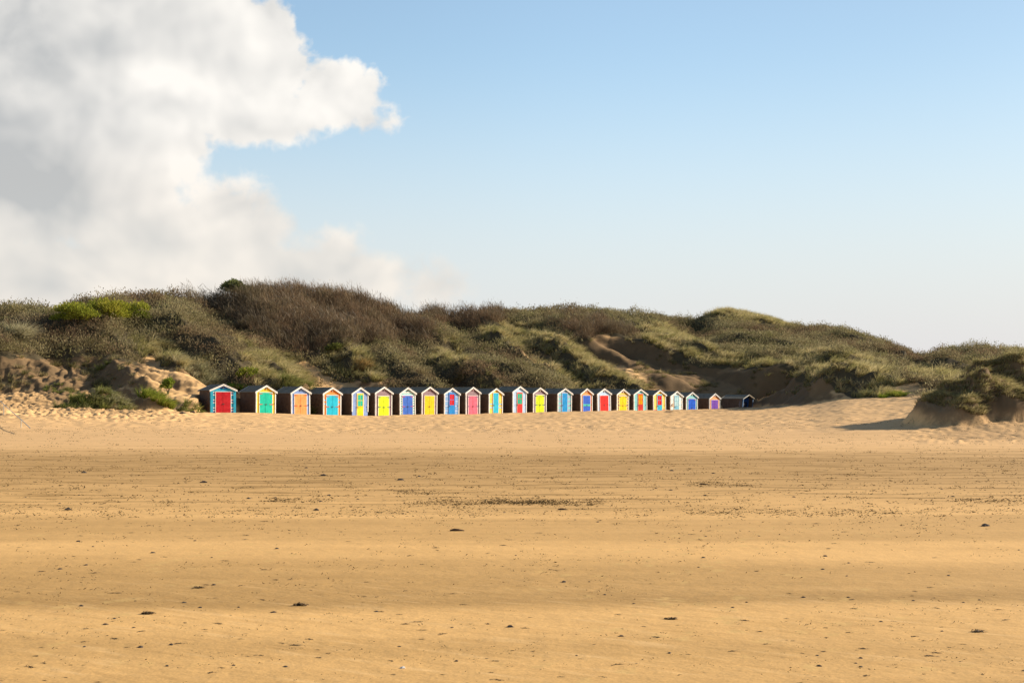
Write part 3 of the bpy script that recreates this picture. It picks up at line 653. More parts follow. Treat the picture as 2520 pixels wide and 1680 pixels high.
        mb.build('door_frame', paint(S['frame']) if S.get('frame') else WHITE, root)
        mb = MB(); mb.box(-dw + .006, dw - .006, yd + .006, -.026, .03, dh - .006); mb.box(-dw + .03, dw - .03, yd - .004, yd + .004, .08, .20)
        d = mb.build('door', paint(S['door'], .33, .12), root)
        if S.get('win'):
            z0, z1 = .92, dh - .12; x0 = dw - .085
            for (a, b) in ((-x0, -.02), (.02, x0)):
                for (c_, e_) in ((z0, (z0 + z1) / 2 - .025), ((z0 + z1) / 2 + .025, z1)):
                    mb = MB(); mb.box(a, b, yd - .003, yd + .004, c_, e_); mb.build('window_pane', paint(S['win'], .15, 0), d)
            mb = MB(); e = .022
            mb.box(-x0 - e, -x0, yd - .014, yd + .003, z0 - e, z1 + e); mb.box(x0, x0 + e, yd - .014, yd + .003, z0 - e, z1 + e)
            mb.box(-x0 + .001, x0 - .001, yd - .014, yd + .003, z0 - e, z0 - .001); mb.box(-x0 + .001, x0 - .001, yd - .014, yd + .003, z1 + .001, z1 + e)
            mb.build('window_frame', paint(S.get('frame', S['door'])), d)
        mb = MB(); mb.box(-dw - .05, -dw + .14, yd - .034, yd - .010, .80, .84); mb.box(-dw + .05, -dw + .10, yd - .054, yd - .035, .74, .79); mb.build('padbolt', IRON, d)
        if S.get('ring'):
            mb = MB(); pts_ = [(-W / 2 + .30 + .13 * math.cos(t), yd - .05, 1.02 + .13 * math.sin(t)) for t in [2 * math.pi * k / 14 for k in range(15)]]
            mb.tube(pts_, [.045] * 15, 6); mb.build('life_ring', paint('#D9A05A'), root, smooth=True)
    if S.get('plaque'):
        mb = MB(); zc = min(he + .24, H - .26); mb.box(-.045, .045, -.075, -.028, zc - .09, zc + .09); mb.build('number_plaque', paint(S['plaque'], .5, 0), root)
    for s_ in (-1, 1):   # small catch on the boarding beside the door
        pass
    mb = MB(); mb.box(W * .42, W * .42 + .03, -.075, -.026, .82, .88); mb.build('door_catch', IRON, root)
    return root
for i in range(23): build_hut(i)
# ------------------------------------------------------------------ plants
def leaf_mat(name, trans=.3, rough=.7):
    m = bpy.data.materials.new(name); m.use_nodes = True; t = m.node_tree; t.nodes.clear(); q = NG(t)
    a = q.n('ShaderNodeAttribute', attribute_name='Col')
    d = q.n('ShaderNodeBsdfDiffuse'); tr = q.n('ShaderNodeBsdfTranslucent'); q.put(d.inputs[0], a.outputs[0]); q.put(tr.inputs[0], a.outputs[0])
    mx = q.n('ShaderNodeMixShader'); mx.inputs[0].default_value = trans; t.links.new(d.outputs[0], mx.inputs[1]); t.links.new(tr.outputs[0], mx.inputs[2])
    o = q.n('ShaderNodeOutputMaterial'); t.links.new(mx.outputs[0], o.inputs[0]); return m
M_LEAF = leaf_mat('leaves', .4); M_TWIG = leaf_mat('twigs', .2); M_GRASS = leaf_mat('grass_blades', .48)
def unit(v): return v / np.maximum(np.linalg.norm(v, axis=-1, keepdims=True), 1e-9)
def shoots(B, Dv, L, Wd, C, tipc=None):
    """diamond leaf sprays: base B, direction Dv, length L, width Wd"""
    n = len(B); side = unit(np.cross(Dv, rng.normal(size=(n, 3)))) * Wd[:, None] / 2
    mid = B + Dv * (L * .55)[:, None]
    V = np.stack([B, mid + side, B + Dv * L[:, None], mid - side], 1).reshape(-1, 3)
    F = np.arange(n * 4).reshape(n, 4); tipc = C if tipc is None else tipc
    return V, F, np.stack([C * .85, C, tipc, C], 1).reshape(-1, 3)
def blades(B, Dv, L, Wd, C, bend, tip=1.25):
    """grass blades of two quads, bending towards `bend`"""
    n = len(B); side = unit(np.cross(Dv, rng.normal(size=(n, 3)))) * Wd[:, None] / 2
    P1 = B + Dv * (L * .5)[:, None]; D2 = unit(Dv + bend); P2 = P1 + D2 * (L * .5)[:, None]
    V = np.stack([B - side, B + side, P1 - side * .8, P1 + side * .8, P2 - side * .15, P2 + side * .15], 1).reshape(-1, 3)
    b = np.arange(n)[:, None] * 6; F = np.concatenate([b + np.array([[0, 1, 3, 2]]), b + np.array([[2, 3, 5, 4]])])
    return V, F, np.stack([C * .8, C * .8, C, C, C * tip, C * tip], 1).reshape(-1, 3)
def dome_dirs(n, up=.15):
    v = rng.normal(size=(n, 3)); v[:, 2] = np.abs(v[:, 2]) + up; return unit(v)
class Acc:
    def __init__(s): s.V = []; s.F = []; s.C = []; s.n = 0
    def add(s, VFC):
        V, F, C = VFC; s.V.append(V); s.F.append(F + s.n); s.C.append(C); s.n += len(V)
    def build(s, name, mat, parent=None):
        return np_mesh(name, np.concatenate(s.V), np.concatenate(s.F), mat, parent, np.concatenate(s.C))
GREYG = np.array([(.28, .24, .115), (.33, .285, .15), (.215, .195, .08), (.295, .24, .125)])
BROWNC = np.array([(.185, .118, .068), (.22, .145, .085), (.15, .10, .06), (.21, .155, .085)])
MARC = np.array([(.48, .385, .175), (.38, .32, .13), (.56, .45, .24), (.28, .26, .085)])
# candidate points over the dune: area-uniform in the ground plane
def scatter(n):
    x = rng.uniform(-75, 95, n); y = rng.uniform(66, 262, n); u = x / y * F_PX + CX
    k = (u > -260) & (u < 2800); x, y, u = x[k], y[k], u[k]
    z = samp(Z, u, y); py = HZ + F_PX * (EYE - z) / y
    # drop what stands far behind the skyline
    iu = np.clip(((u - UU[0]) / 4).astype(int), 0, len(UU) - 1)
    return x, y, z, u, py
# skyline per bearing as a running minimum, to cull hidden ground
RM = np.minimum.accumulate(GPY, 1)
def visible(u, y, py, slack):
    iu = np.clip(((u - UU[0]) / 4).astype(int), 0, len(UU) - 1); j = np.clip(np.searchsorted(YY, y) - 1, 0, len(YY) - 1)
    return py <= RM[iu, j] + slack
x, y, z, u, py = scatter(60000)
c = cover(u, py, x, y); vis = visible(u, y, py, 60)
lowf = fbm(x / 7, y / 7, 3)
# --- buckthorn
k = np.where((c == 1) & vis)[0]; print('buckthorn', len(k))
def bushes(k, acc, rad, hgt, nper, L, Wd, pal, palw, tipgain=1.15, lean=(-.1, 0, 0), spread=1.0, upb=.9):
    n = len(k); r = rng.uniform(rad[0], rad[1], n) ; h = rng.uniform(hgt[0], hgt[1], n) * np.clip(1 + 1.6 * fbm(x[k] / 4, y[k] / 4, 3), .45, 1.9)
    m = (nper * (r / rad[1]) ** 2 * spread).astype(int) + 12; own = np.repeat(np.arange(n), m); N = len(own)
    d = dome_dirs(N, .05); rr = rng.uniform(.62, 1.0, N)[:, None]
    ctr = np.stack([x[k], y[k], z[k] - .12], 1)[own]
    lump = 1 + .35 * np.sin(d[:, 0] * 5 + own) * np.cos(d[:, 1] * 4 + own * 1.7)
    B = ctr + d * rr * np.stack([r[own], r[own], h[own]], 1) * lump[:, None]
    Dv = unit(d + np.array([0, 0, upb]) + np.array(lean) + rng.normal(size=(N, 3)) * .45)
    Ls = rng.uniform(L[0], L[1], N); Ws = rng.uniform(Wd[0], Wd[1], N)
    t = np.clip(palw[k] + rng.normal(size=n) * .16, 0, 1)[:, None]
    base = pal[0][rng.integers(0, len(pal[0]), n)] * (1 - t) + pal[1][rng.integers(0, len(pal[1]), n)] * t
    C = base[own] * rng.uniform(.65, 1.35, N)[:, None]
    acc.add(shoots(B, Dv, Ls, Ws, C, C * tipgain))
A = Acc(); bw_ = np.clip(.28 + lowf * 2.6, 0, 1)
bushes(k, A, (.55, 1.5), (.45, 1.3), 155, (.12, .28), (.05, .11), (GREYG, BROWNC), bw_, 1.08)
o = A.build('buckthorn_scrub', M_LEAF)
tag(o, 'grey green sea buckthorn scrub covering the dune slopes', 'scrub', kind='stuff')
# --- bare brown scrub
k = np.where((c == 2) & vis & (rng.random(len(c)) < .8))[0]; print('brown', len(k))
A = Acc(); bushes(k, A, (.8, 1.5), (1.0, 1.8), 330, (.28, .72), (.016, .038), (BROWNC, np.array([(.15, .13, .08), (.11, .10, .055)])), np.clip(.15 + lowf, 0, 1), 1.3, (-.35, 0, 0), 1.0, 1.5)
n = len(k) * 8; kk = np.repeat(k, 8)      # pale stems inside the thicket
B = np.stack([x[kk] + rng.normal(size=n) * .6, y[kk] + rng.normal(size=n) * .6, z[kk] + rng.uniform(.1, 1.5, n)], 1)
Dv = unit(np.stack([rng.normal(size=n) * .6 - .5, rng.normal(size=n) * .5, rng.uniform(.5, 1.3, n)], 1))
A.add(shoots(B, Dv, rng.uniform(.5, 1.3, n), rng.uniform(.03, .06, n), np.array([(.24, .19, .13)]) * rng.uniform(.5, 1.3, n)[:, None]))
o = A.build('hawthorn_thicket', M_TWIG)
tag(o, 'brown leafless hawthorn thicket on the upper dune behind the huts', 'thicket', kind='stuff')
# --- marram
def tuft(A, px, py_, pz, n, h, r, pal, lean=(.5, -.1, 0), wd=(.018, .04), droop=-.5, own_c=None):
    """px.. arrays of tuft centres, n blades each"""
    m = len(px); own = np.repeat(np.arange(m), n); N = len(own)
    a = rng.uniform(0, 2 * math.pi, N); q = np.sqrt(rng.random(N)) * (r[own] if hasattr(r, '__len__') else r)
    B = np.stack([px[own] + np.cos(a) * q * .45, py_[own] + np.sin(a) * q * .45, pz[own] - .08], 1)
    out = np.stack([np.cos(a), np.sin(a), np.zeros(N)], 1) * rng.uniform(.1, .75, N)[:, None]
    Dv = unit(out + np.array([0, 0, 1.0]) + np.array(lean) * rng.uniform(.2, 1, N)[:, None] + rng.normal(size=(N, 3)) * .12)
    hh_ = (h[own] if hasattr(h, '__len__') else h) * rng.uniform(.55, 1.15, N)
    bend = out * .9 + np.array(lean) * .9 + np.array([0, 0, droop]) * rng.uniform(.3, 1.6, N)[:, None]
    base = pal[rng.integers(0, len(pal), m)] if own_c is None else own_c
    C = base[own] * .6 + pal[rng.integers(0, len(pal), N)] * .4; C = C * rng.uniform(.65, 1.3, N)[:, None]
    A.add(blades(B, Dv, hh_, rng.uniform(wd[0], wd[1], N), C, bend))
k = np.where((c == 3) & vis)[0]; print('marram', len(k))
A = Acc(); s_far = np.clip(y[k] / 120, .7, 1.5)
tuft(A, x[k], y[k], z[k], 62, rng.uniform(.8, 1.35, len(k)), rng.uniform(.35, .8, len(k)), MARC, wd=(.02, .05))
# loose marram among the scrub
k2 = np.where((c == 1) & vis & (fbm(x / 3, y / 3, 3) > .23) & (rng.random(len(c)) < .5))[0]
tuft(A, x[k2], y[k2], z[k2] + .3, 34, rng.uniform(.8, 1.2, len(k2)), rng.uniform(.3, .6, len(k2)), MARC * .8, wd=(.02, .045))
# fringe hanging over the eroded edges of the sand
sh_ = np.where((c == 0) & vis & (samp(vegm, u, y) > .12) & (z > 2.2))[0]
sh2 = np.where((c == 0) & vis & (z > 2.4) & ((u > 1560) & (u < 2050) | (u < 345) & (py < 960)) & (fbm(x / 2, y / 2, 2) > np.where(u < 400, -.04, .05)))[0]
tuft(A, x[sh2], y[sh2], z[sh2], 36, rng.uniform(.5, .9, len(sh2)), rng.uniform(.3, .6, len(sh2)), MARC * .7, droop=-1.1)
tuft(A, x[sh_], y[sh_], z[sh_], 40, rng.uniform(.5, .9, len(sh_)), rng.uniform(.3, .6, len(sh_)), MARC * .85, droop=-1.1)
o = A.build('marram_grass', M_GRASS)
tag(o, 'windblown marram grass growing over the dunes', 'grass', kind='stuff')
# --- single plants one can point to
def gp(u_, py_): return ground(u_, py_, 60)
def grass_thing(name, u_, py_, spread, h, n, pal, label, cat, group=None, lean=(.45, -.1, 0), wd=(.018, .04), droop=-.45, depth=None, sink=0.0, ntuft=None):
    p = gp(u_, py_); A = Acc(); m = ntuft or max(3, int(spread * 5)); dy = depth or spread * .5
    tx = p.x + rng.uniform(-1, 1, m) * spread; ty = p.y + rng.uniform(-1, 1, m) * dy
    ok = ((tx - p.x) / spread) ** 2 + ((ty - p.y) / dy) ** 2 <= 1.05; ok[0] = True; tx, ty = tx[ok], ty[ok]
    tz = zat(tx, ty)
    tuft(A, tx - p.x, ty - p.y, tz - p.z - sink, n, rng.uniform(.7, 1.1, len(tx)) * h, rng.uniform(.3, .55, len(tx)), np.array(pal), lean, wd, droop)
    o = A.build(name, M_GRASS); o.location = p; return tag(o, label, cat, group)
G1 = [(.24, .24, .06), (.33, .30, .12), (.17, .20, .04)]; GB = [(.25, .28, .04), (.18, .24, .03), (.32, .30, .06)]
OR = [(.33, .20, .07), (.26, .17, .06), (.30, .24, .10)]; PALE = [(.38, .34, .19), (.30, .29, .14), (.42, .36, .22)]
HG = 'grass hummocks at the left foot of the dunes'
grass_thing('grass_hummock', 205, 985, 2.0, .75, 60, G1, 'long green grass hummock with a straight shadowed foot, left of the first hut', 'hummock', HG, depth=1.2, ntuft=60)
grass_thing('grass_hummock', 275, 985, 1.5, .95, 70, PALE + G1, 'pale shaggy grass hummock drooping over the sand beside the long green one', 'hummock', HG, depth=1.2, ntuft=45, droop=-.9)
grass_thing('grass_hummock', 385, 980, 1.25, 1.0, 80, GB, 'bright yellow green grass tuft standing on a dark sand hummock left of the red doors', 'hummock', HG, depth=.9, ntuft=32)
grass_thing('grass_hummock', 468, 995, .9, .55, 60, G1, 'small dark green grass hummock closest to the left side of the first hut', 'hummock', HG, depth=.8, ntuft=18)
grass_thing('grass_hummock', 150, 957, 1.7, .4, 50, G1, 'low flat grass ledge in the shade above the long green hummock', 'hummock', HG, depth=.7, ntuft=26)
TG = 'grass tufts standing out on the dune slopes'
grass_thing('grass_tuft', 485, 925, 2.0, 1.2, 80, PALE, 'large pale spreading grass tuft on the dune above the first hut', 'grass tuft', TG, depth=1.4, ntuft=38)
grass_thing('grass_tuft', 742, 962, 2.0, 1.2, 90, [(.20, .20, .05), (.26, .24, .08), (.16, .18, .05)], 'dense olive grass tuft behind the hut with peach doors', 'grass tuft', TG, depth=1.2, ntuft=34)
grass_thing('grass_tuft', 892, 905, .9, 1.2, 90, OR, 'orange brown grass tuft on the marram hump above the hut with the yellow door', 'grass tuft', TG, depth=.7, ntuft=14)
grass_thing('grass_tuft', 1118, 948, 1.3, 1.2, 90, OR, 'reddish brown grass tuft low on the slope above the blue and white striped hut', 'grass tuft', TG, depth=.8, ntuft=18)
grass_thing('grass_tuft', 50, 838, .9, 2.2, 120, PALE, 'tall pale grass plume at the far left in front of the dark scrub', 'grass tuft', TG, depth=.7, ntuft=12, wd=(.03, .06))
grass_thing('grass_tuft', 2195, 975, 1.3, .9, 90, GB, 'vivid green grass tuft at the foot of the dune beside the sandy path', 'grass tuft', TG, depth=.8, ntuft=18)
grass_thing('grass_tuft', 395, 850, .9, 1.1, 90, PALE, 'pale grass tuft on the scarp edge above the bare sand at left', 'grass tuft', TG, depth=.6, ntuft=9)
grass_thing('grass_tuft', 2150, 905, 2.0, 1.5, 90, PALE + MARC.tolist(), 'tall pale marram clump on the slope left of the sandy path', 'grass tuft', TG, depth=1.2, ntuft=26)
grass_thing('grass_tuft', 250, 905, .8, .6, 70, G1, 'small dry grass tuft on a dark lump in the bare sand at left', 'grass tuft', TG, depth=.6, ntuft=9)
def bush_thing(name, u_, py_, r, h, n, pal, label, cat, group=None, L=(.14, .3), Wd=(.06, .12), trunk=True, up=.7, stemc='#6A5A48'):
    p = gp(u_, py_); root = empty(name, p); tag(root, label, cat, group); A = Acc()
    m = 9; cc = np.stack([rng.uniform(-.6, .6, m) * r, rng.uniform(-.5, .5, m) * r, rng.uniform(.35, .8, m) * h], 1); rad = rng.uniform(.35, .6, m) * r
    own = rng.integers(0, m, n); d = dome_dirs(n, 0); d[:, 2] -= .25; d = unit(d)
    B = cc[own] + d * (rad[own] * rng.uniform(.5, 1.05, n))[:, None] * np.array([1, 1, h / r * .55]); B[:, 2] = np.maximum(B[:, 2], .05)
    Dv = unit(d + np.array([0, 0, up]) + rng.normal(size=(n, 3)) * .4); pal = np.array(pal)
    C = (pal[rng.integers(0, len(pal), m)][own] * .5 + pal[rng.integers(0, len(pal), n)] * .5) * rng.uniform(.65, 1.35, n)[:, None]
    A.add(shoots(B, Dv, rng.uniform(L[0], L[1], n), rng.uniform(Wd[0], Wd[1], n), C, C * 1.15)); A.build('foliage', M_LEAF, root)
    mb = MB()
    for q_ in range(m):
        e = cc[q_]; s0 = (rng.uniform(-.08, .08), rng.uniform(-.08, .08), -.15); mdl = (e[0] * .4 + rng.uniform(-.1, .1), e[1] * .4, e[2] * .5)
        mb.tube([s0, mdl, tuple(e)], [.035, .025, .01], 5)
    mb.build('stems', paint(stemc, .8, 0), root); return root
YG = [(.25, .27, .035), (.36, .33, .045), (.19, .23, .035)]; BG = 'bright yellow green bushes high on the left dune'
bush_thing('broom_bush', 185, 806, 2.7, 2.2, 4400, YG, 'leftmost of the bright yellow green bushes, low and wide on the dune', 'bush', BG)
bush_thing('broom_bush', 262, 803, 2.4, 2.6, 4400, [(.30, .30, .035), (.38, .33, .05), (.22, .25, .035)], 'tallest of the bright yellow green bushes, in the middle under the skyline', 'bush', BG)
bush_thing('broom_bush', 332, 803, 1.7, 2.4, 2800, YG, 'narrow upright bush, rightmost of the bright yellow green ones', 'bush', BG)
MG = np.array([(.38, .31, .13), (.29, .255, .095), (.46, .37, .19), (.24, .21, .085)])
mx_ = rng.uniform(18, 34, 9000); my_ = rng.uniform(68, 84, 9000); mzz = zat(mx_, my_)
kk = ((mx_ > 20.2) & (mzz > np.maximum(1.3 + 2.8 * fbm(mx_ / 1.9, my_ / 1.9, 2), 1.05))) ; mx_, my_, mzz = mx_[kk][:2600], my_[kk][:2600], mzz[kk][:2600]
A = Acc(); p0 = Vector((26, 75, 1.5)); tuft(A, mx_ - p0.x, my_ - p0.y, mzz - p0.z, 42, rng.uniform(.22, .5, len(mx_)), rng.uniform(.2, .45, len(mx_)), MG, droop=-.9, wd=(.009, .020), lean=(.3, -.25, 0))
o = A.build('marram_crown', M_GRASS); o.location = p0
tag(o, 'shaggy marram grass capping the eroded sand mound at the right edge of the beach', 'grass')
BB = 'green bushes standing out on the dunes'
bush_thing('leafy_bush', 575, 712, 2.2, 2.3, 2800, [(.16, .17, .06), (.24, .22, .10), (.12, .14, .05)], 'leafy light green bush breaking the skyline above the first two huts', 'bush', BB, (.18, .34), (.10, .18))
bush_thing('leafy_bush', 608, 945, 1.0, 1.5, 1500, YG, 'yellow green leafy bush just above the first hut', 'bush', BB)
bush_thing('leafy_bush', 590, 968, 1.2, .8, 1300, [(.11, .19, .03), (.15, .22, .04)], 'low vivid green bush in the gap between the red and the turquoise doors', 'bush', BB)
bush_thing('leafy_bush', 828, 872, 1.2, 1.2, 1500, [(.13, .15, .03), (.17, .17, .05)], 'dark green bush at the top of the bare sand chute', 'bush', BB)
bush_thing('leafy_bush', 413, 968, .5, 1.2, 700, [(.17, .24, .03), (.22, .26, .04)], 'small vivid green bush on the sand hummock left of the first hut', 'bush', BB)
# wind-bent bare trees at the lower edge of the thicket
def bare_tree(u_, py_, h, lean, label):
    p = gp(u_, py_); root = empty('bare_tree', p); tag(root, label, 'tree', 'pale bare trees at the foot of the brown thicket')
    rr = random.Random(int(u_)); mb = MB(); pts_ = []; q_ = Vector((0, 0, -.2)); d = Vector((lean * .5, -.05, 1)).normalized()
    for k_ in range(6):
        pts_.append(q_.copy()); q_ = q_ + d * h / 5; d = (d + Vector((lean * .22 + rr.uniform(-.22, .22), rr.uniform(-.15, .15), rr.uniform(-.1, .1)))).normalized()
    mb.tube(pts_, [.09, .08, .065, .05, .035, .015], 6); ends = []
    for k_ in range(9):
        b = pts_[rr.randint(1, 4)]; dd = Vector((lean * .7 + rr.uniform(-.8, .8), rr.uniform(-.5, .5), rr.uniform(.3, 1))).normalized(); L = rr.uniform(.5, 1.0) * h * .5
        m1 = b + dd * L * .5; e = m1 + (dd + Vector((rr.uniform(-.4, .4), 0, rr.uniform(-.3, .4)))).normalized() * L * .5
        mb.tube([b, m1, e], [.035, .025, .01], 5); ends += [m1, e]
    mb.build('trunk', paint('#A08A70', .8, 0), root, smooth=True)
    A = Acc(); n = 700; E = np.array([list(e) for e in ends]); own = rng.integers(0, len(E), n)
    B = E[own] + rng.normal(size=(n, 3)) * .22; Dv = unit(rng.normal(size=(n, 3)) * .5 + np.array([lean * .6, 0, .9])); C = BROWNC[rng.integers(0, 4, n)] * rng.uniform(.7, 1.5, n)[:, None]
    A.add(shoots(B, Dv, rng.uniform(.3, .6, n), rng.uniform(.015, .03, n), C)); A.build('crown', M_TWIG, root)
for a_ in [(735, 850, 2.4, -.8, 'pale leaning bare tree, leftmost of those at the thicket edge'), (760, 862, 2.6, -.7, 'forked pale bare tree above the top of the sand chute'),
           (782, 872, 2.0, .5, 'short bare tree leaning right beside the sand chute'), (905, 845, 2.2, .35, 'upright bare tree in the middle of the thicket edge'),
           (985, 838, 2.4, .5, 'pale twisted bare tree near the right end of the thicket'), (1002, 850, 2.2, -.4, 'rightmost bare tree, over the bare earth edge'), (1140, 818, 1.9, -.8, 'lone pale bare tree on the slope above the pink doors')]:
    bare_tree(*a_)
# ------------------------------------------------------------------ things lying on the beach
def lump_mesh(name, mat, r=(1, 1, .5), seed=0, rough=.35, seg=7, rings=4):
    rr = random.Random(seed); mb = MB(); vs = [(0, 0, -r[2] * .3)]
    for i in range(1, rings + 1):
        a = math.pi * .5 * (1 - i / (rings + 1)); 
        for k in range(seg):
            t = 2 * math.pi * k / seg; q = 1 + rr.uniform(-rough, rough)
            zz = r[2] * (math.cos(a) - .0) * (i / (rings + 1)) * (1 + rr.uniform(-.15, .15)) if i > 1 else -.2 * r[2]
            rad = math.cos(math.pi * .5 * ((i - 1) / rings) ** 1.4)
            vs.append((math.cos(t) * r[0] * q * rad, math.sin(t) * r[1] * q * rad, zz))
    vs.append((0, 0, r[2] * (1 + rr.uniform(-.2, .2)))); fs = []
    for k in range(seg): fs.append((0, 1 + (k + 1) % seg, 1 + k))
    for i in range(rings - 1):
        for k in range(seg):
            a = 1 + i * seg; fs.append((a + k, a + (k + 1) % seg, a + seg + (k + 1) % seg, a + seg + k))
    a = 1 + (rings - 1) * seg
    for k in range(seg): fs.append((a + k, a + (k + 1) % seg, len(vs) - 1))
    mb.add(vs, fs); me_o = mb.build(name, mat); return me_o
def weed_mesh(name, mat, seed, L=.22, n=26):
    """a tangle of short kelp ribbons"""
    rr = random.Random(seed); mb = MB()
    for k in range(n):
        x, y = rr.uniform(-.5, .5) * L * 1.6 * (k / n) ** .5, rr.gauss(0, L * .13); a = rr.gauss(0, .7); l = rr.uniform(.3, .8) * L; z = rr.uniform(.002, L * .16); w_ = rr.uniform(.04, .10) * L
        dx, dy = math.cos(a) * l, math.sin(a) * l; nx, ny = -math.sin(a) * w_, math.cos(a) * w_; zm = z + rr.uniform(.02, .15) * L
        mb.add([(x - nx, y - ny, z - .01), (x + nx, y + ny, z - .01), (x + dx / 2 + nx, y + dy / 2 + ny, zm), (x + dx / 2 - nx, y + dy / 2 - ny, zm), (x + dx + nx, y + dy + ny, z), (x + dx - nx, y + dy - ny, z)],
               [(0, 1, 2, 3), (3, 2, 4, 5)])
    return mb.build(name, mat)
STONE = paint('#4A4038', .8, .3); WEED = paint('#5A4526', .7, .1); WOOD = paint('#5B4632', .8, .2); SHELL = paint('#E8E2D6', .5, 0)
def place_copy(src, p, s, rz, label, cat, group):
    o = src.copy(); COL.objects.link(o); o.location = p; o.scale = (s, s, s) if not hasattr(s, '__len__') else s; o.rotation_euler = (0, 0, rz); tag(o, label, cat, group); return o
def on_sand(u_, py_):
    p = ground(u_, py_, 4); return p
# pieces large enough to point to
spec = [
 ('driftwood', 1125, 1306, 'dark flat driftwood chip lying mid beach left of centre, largest on the sand', 'driftwood', 0.094),
 ('beach_stone', 2424, 1294, 'dark brown stone sitting alone on the pale sand at right', 'stone', 0.061),
 ('beach_stone', 1256, 1542, 'dark rounded stone near the bottom centre of the beach', 'stone', 0.027),
 ('beach_stone', 167, 1254, 'small dark stone with a pale top at left on the damp band', 'stone', 0.058),
 ('beach_stone', 501, 1187, 'dark stone on the damp band below the first huts', 'stone', 0.072),
 ('beach_stone', 796, 1170, 'dark stone on the far damp band below the orange hut', 'stone', 0.072),
 ('beach_stone', 985, 1181, 'low dark stone on the far damp band below the striped blue hut', 'stone', 0.072),
 ('beach_stone', 207, 1163, 'dark stone on the far damp band at left', 'stone', 0.072),
 ('beach_stone', 779, 1255, 'small dark stone alone below the damp band left of centre', 'stone', 0.050),
 ('seaweed_clump', 2060, 1010, None, None, 0),
 ('seaweed_clump', 1647, 1523, 'dark seaweed clump on the bright sand right of centre', 'seaweed', 0.047),
 ('seaweed_clump', 2402, 1554, 'dark seaweed clump near the right edge low on the beach', 'seaweed', 0.047),
 ('seaweed_clump', 357, 1510, 'dark seaweed strand on the bright sand bar at left', 'seaweed', 0.058),
 ('driftwood', 1732, 1192, 'thin dark stick on the damp band right of centre', 'driftwood', 0.090),
 ('driftwood', 1385, 1254, 'short dark stick below the strand line near the centre', 'driftwood', 0.079),
 ('seaweed_clump', 735, 1489, 'flat brown seaweed strand left of centre on the smooth damp sand', 'seaweed', 0.061),
 ('seaweed_clump', 485, 1446, 'small brown seaweed strand on the smooth damp sand at left', 'seaweed', 0.050),
 ('shell', 992, 1643, 'small white shell near the bottom of the beach, left of centre', 'shell', .018),
 ('rock', 449, 1018, 'dark rounded rock at the foot of the dune, just left of the first hut', 'rock', .26),
 ('rock', 474, 1015, 'dark rock touching the left corner of the first hut', 'rock', .22),
]
for q_, (nm, u_, p_, lab, cat, s) in enumerate(spec):
    if lab is None: continue
    p = on_sand(u_, p_)
    if nm == 'driftwood':
        mb = MB(); rr = random.Random(q_); pts_ = [(-1, 0, .08), (-.4, .05, .16), (.2, -.03, .14), (1, .08, .05)]; mb.tube([(a * s, b * s, c_ * s) for a, b, c_ in pts_], [.10 * s, .2 * s, .17 * s, .06 * s], 6); o = mb.build(nm, WOOD)
    elif nm == 'seaweed_clump': o = weed_mesh(nm, WEED, q_, s * 1.4, 34)
    else: o = lump_mesh(nm, SHELL if nm == 'shell' else STONE, (s, s * .8, s * .6), q_)
    o.location = p; tag(o, lab, cat)
# strewn seaweed scraps and pebbles: repeats copied from a few made here
protos = [weed_mesh('seaweed_scrap', WEED, 50 + k, .16, 16) for k in range(5)]
peb = [lump_mesh('pebble', STONE, (.05, .04, .025), 70 + k) for k in range(3)]
rr = random.Random(11); first = set()
def zone_py():
    r_ = rr.random()
    return rr.uniform(1500, 1680) if r_ < .45 else rr.uniform(1330, 1500) if r_ < .70 else rr.uniform(1232, 1330)
for k in range(285):
    src = protos[k % 5]; u_, p_ = rr.uniform(-20, 2540), zone_py(); p = on_sand(u_, p_); s = rr.choice([.12, .15, .19, .24, .32]) * (1 + .045 * (p.y - 10))
    o = src if k < 5 else src.copy()
    if k >= 5: COL.objects.link(o)
    s *= .8; o.location = p; o.scale = (s * rr.uniform(.8, 1.9), s * rr.uniform(.6, 1.1), s * .55); o.rotation_euler = (0, 0, rr.gauss(0, .5))
    tag(o, 'small brown seaweed scrap strewn on the open beach', 'seaweed', 'seaweed scraps strewn over the near beach')
for k in range(90):
    src = peb[k % 3]; u_, p_ = rr.uniform(-20, 2540), rr.uniform(1150, 1640); p = on_sand(u_, p_); s = rr.uniform(.2, .5) * (1 + .05 * (p.y - 10))
    o = src if k < 3 else src.copy()
    if k >= 3: COL.objects.link(o)
    o.location = p; o.scale = (s, s, s); o.rotation_euler = (0, 0, rr.uniform(0, 6))
    tag(o, 'dark pebble lying on the open beach', 'pebble', 'dark pebbles scattered over the open beach')
# fine wrack of the strand lines: far too many bits to count
A = Acc(); WB = [(.085, .065, .03), (.12, .085, .04), (.06, .05, .03), (.16, .11, .05)]
def wrack(pts_u, pts_py, L, n_each):
    m = len(pts_u); iu = np.clip(((pts_u - UU[0]) / 4).astype(int), 0, len(UU) - 1)
    Yq = np.array([ground(a_, b_, 5).y for a_, b_ in zip(pts_u, pts_py)]); xq = (pts_u - CX) / F_PX * Yq
    own = np.repeat(np.arange(m), n_each); N = len(own); sp = L[own]
    bx_ = xq[own] + rng.normal(size=N) * sp; by_ = Yq[own] + rng.normal(size=N) * sp * .5
    bz_ = zat(bx_, by_); B = np.stack([bx_, by_, bz_ + .003 + rng.random(N) * sp * .05], 1)
    Dv = unit(np.stack([rng.normal(size=N), rng.normal(size=N) * .5, rng.uniform(.02, .5, N)], 1))
    C = np.array(WB)[rng.integers(0, 4, N)]
    A.add(shoots(B, Dv, sp * rng.uniform(.2, .7, N), sp * rng.uniform(.06, .18, N), C))
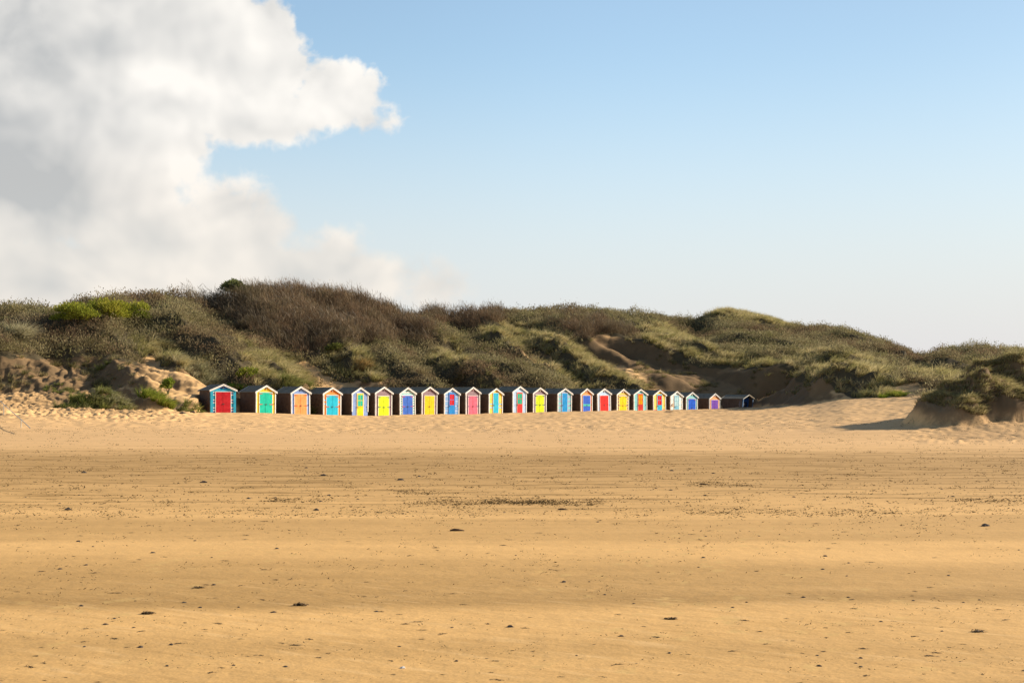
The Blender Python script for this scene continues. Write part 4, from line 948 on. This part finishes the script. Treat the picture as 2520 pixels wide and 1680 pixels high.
n = 3600; pyz = rng.uniform(1030, 1275, n); wrack(rng.uniform(-40, 2560, n), pyz, rng.uniform(.03, .10, n) * (1260 / (pyz)) ** 3, 6)
for (ua, ub, pa, nn) in [(1020, 1500, 1237, 230), (1180, 1380, 1236, 110), (660, 800, 1232, 50), (980, 1100, 1213, 40), (1700, 2200, 1263, 60), (1200, 1290, 1060, 70), (1600, 2100, 1088, 150), (60, 600, 1155, 60), (1690, 1850, 1192, 60), (2330, 2520, 1232, 60), (0, 500, 1060, 150)]:
    uu_ = rng.uniform(ua, ub, nn); wrack(uu_, pa + rng.normal(size=nn) * 3.4, rng.uniform(.03, .11, nn), 8)
n = 9000; pyz = 1250 + 430 * rng.random(n) ** 1.3; puz = rng.uniform(-40, 2560, n)
kk = rng.random(n) < np.clip(.16 + 1.5 * fbm(puz / 210, pyz / 34, 3) + .25 * np.exp(-((pyz - 1275) / 30) ** 2), .04, 1); puz, pyz = puz[kk], pyz[kk]; n = len(puz); print('wrack', n)
wrack(puz, pyz, rng.uniform(.008, .036, n) * (1680 - 985) / (pyz - 985), 3)
tag(A.build('strand_wrack', M_TWIG), 'fine dark seaweed bits strewn in streaks along the beach', 'seaweed', kind='stuff')
# the thin rail on two posts at the lower left of the dune
def rail():
    pa, pb = on_sand(9, 1020), on_sand(52, 1052); root = empty('handrail', pa); tag(root, 'thin pale handrail on two posts sloping down the churned sand at far left', 'handrail')
    WIRE = paint('#B8B2A4', .5, 0); b = pb - pa
    topa = Vector((0, 0, (1020 - 994) / F_PX * pa.y)); topb = b + Vector((0, 0, (1052 - 1032) / F_PX * pb.y))
    for q in (Vector((0, 0, 0)), b):
        t_ = topa if q.length == 0 else topb
        mb = MB(); mb.tube([q - Vector((0, 0, .2)), t_ + Vector((0, 0, .02))], [.03, .026], 6); mb.build('post', WIRE, root)
    d_ = (topb - topa); mb = MB(); mb.tube([topa - d_ * .55, topa, topa + d_ * .5 + Vector((0, 0, -.02)), topb, topb + d_ * .38 - Vector((0, 0, .02))], [.02] * 5, 6); mb.build('rail', WIRE, root)
rail()
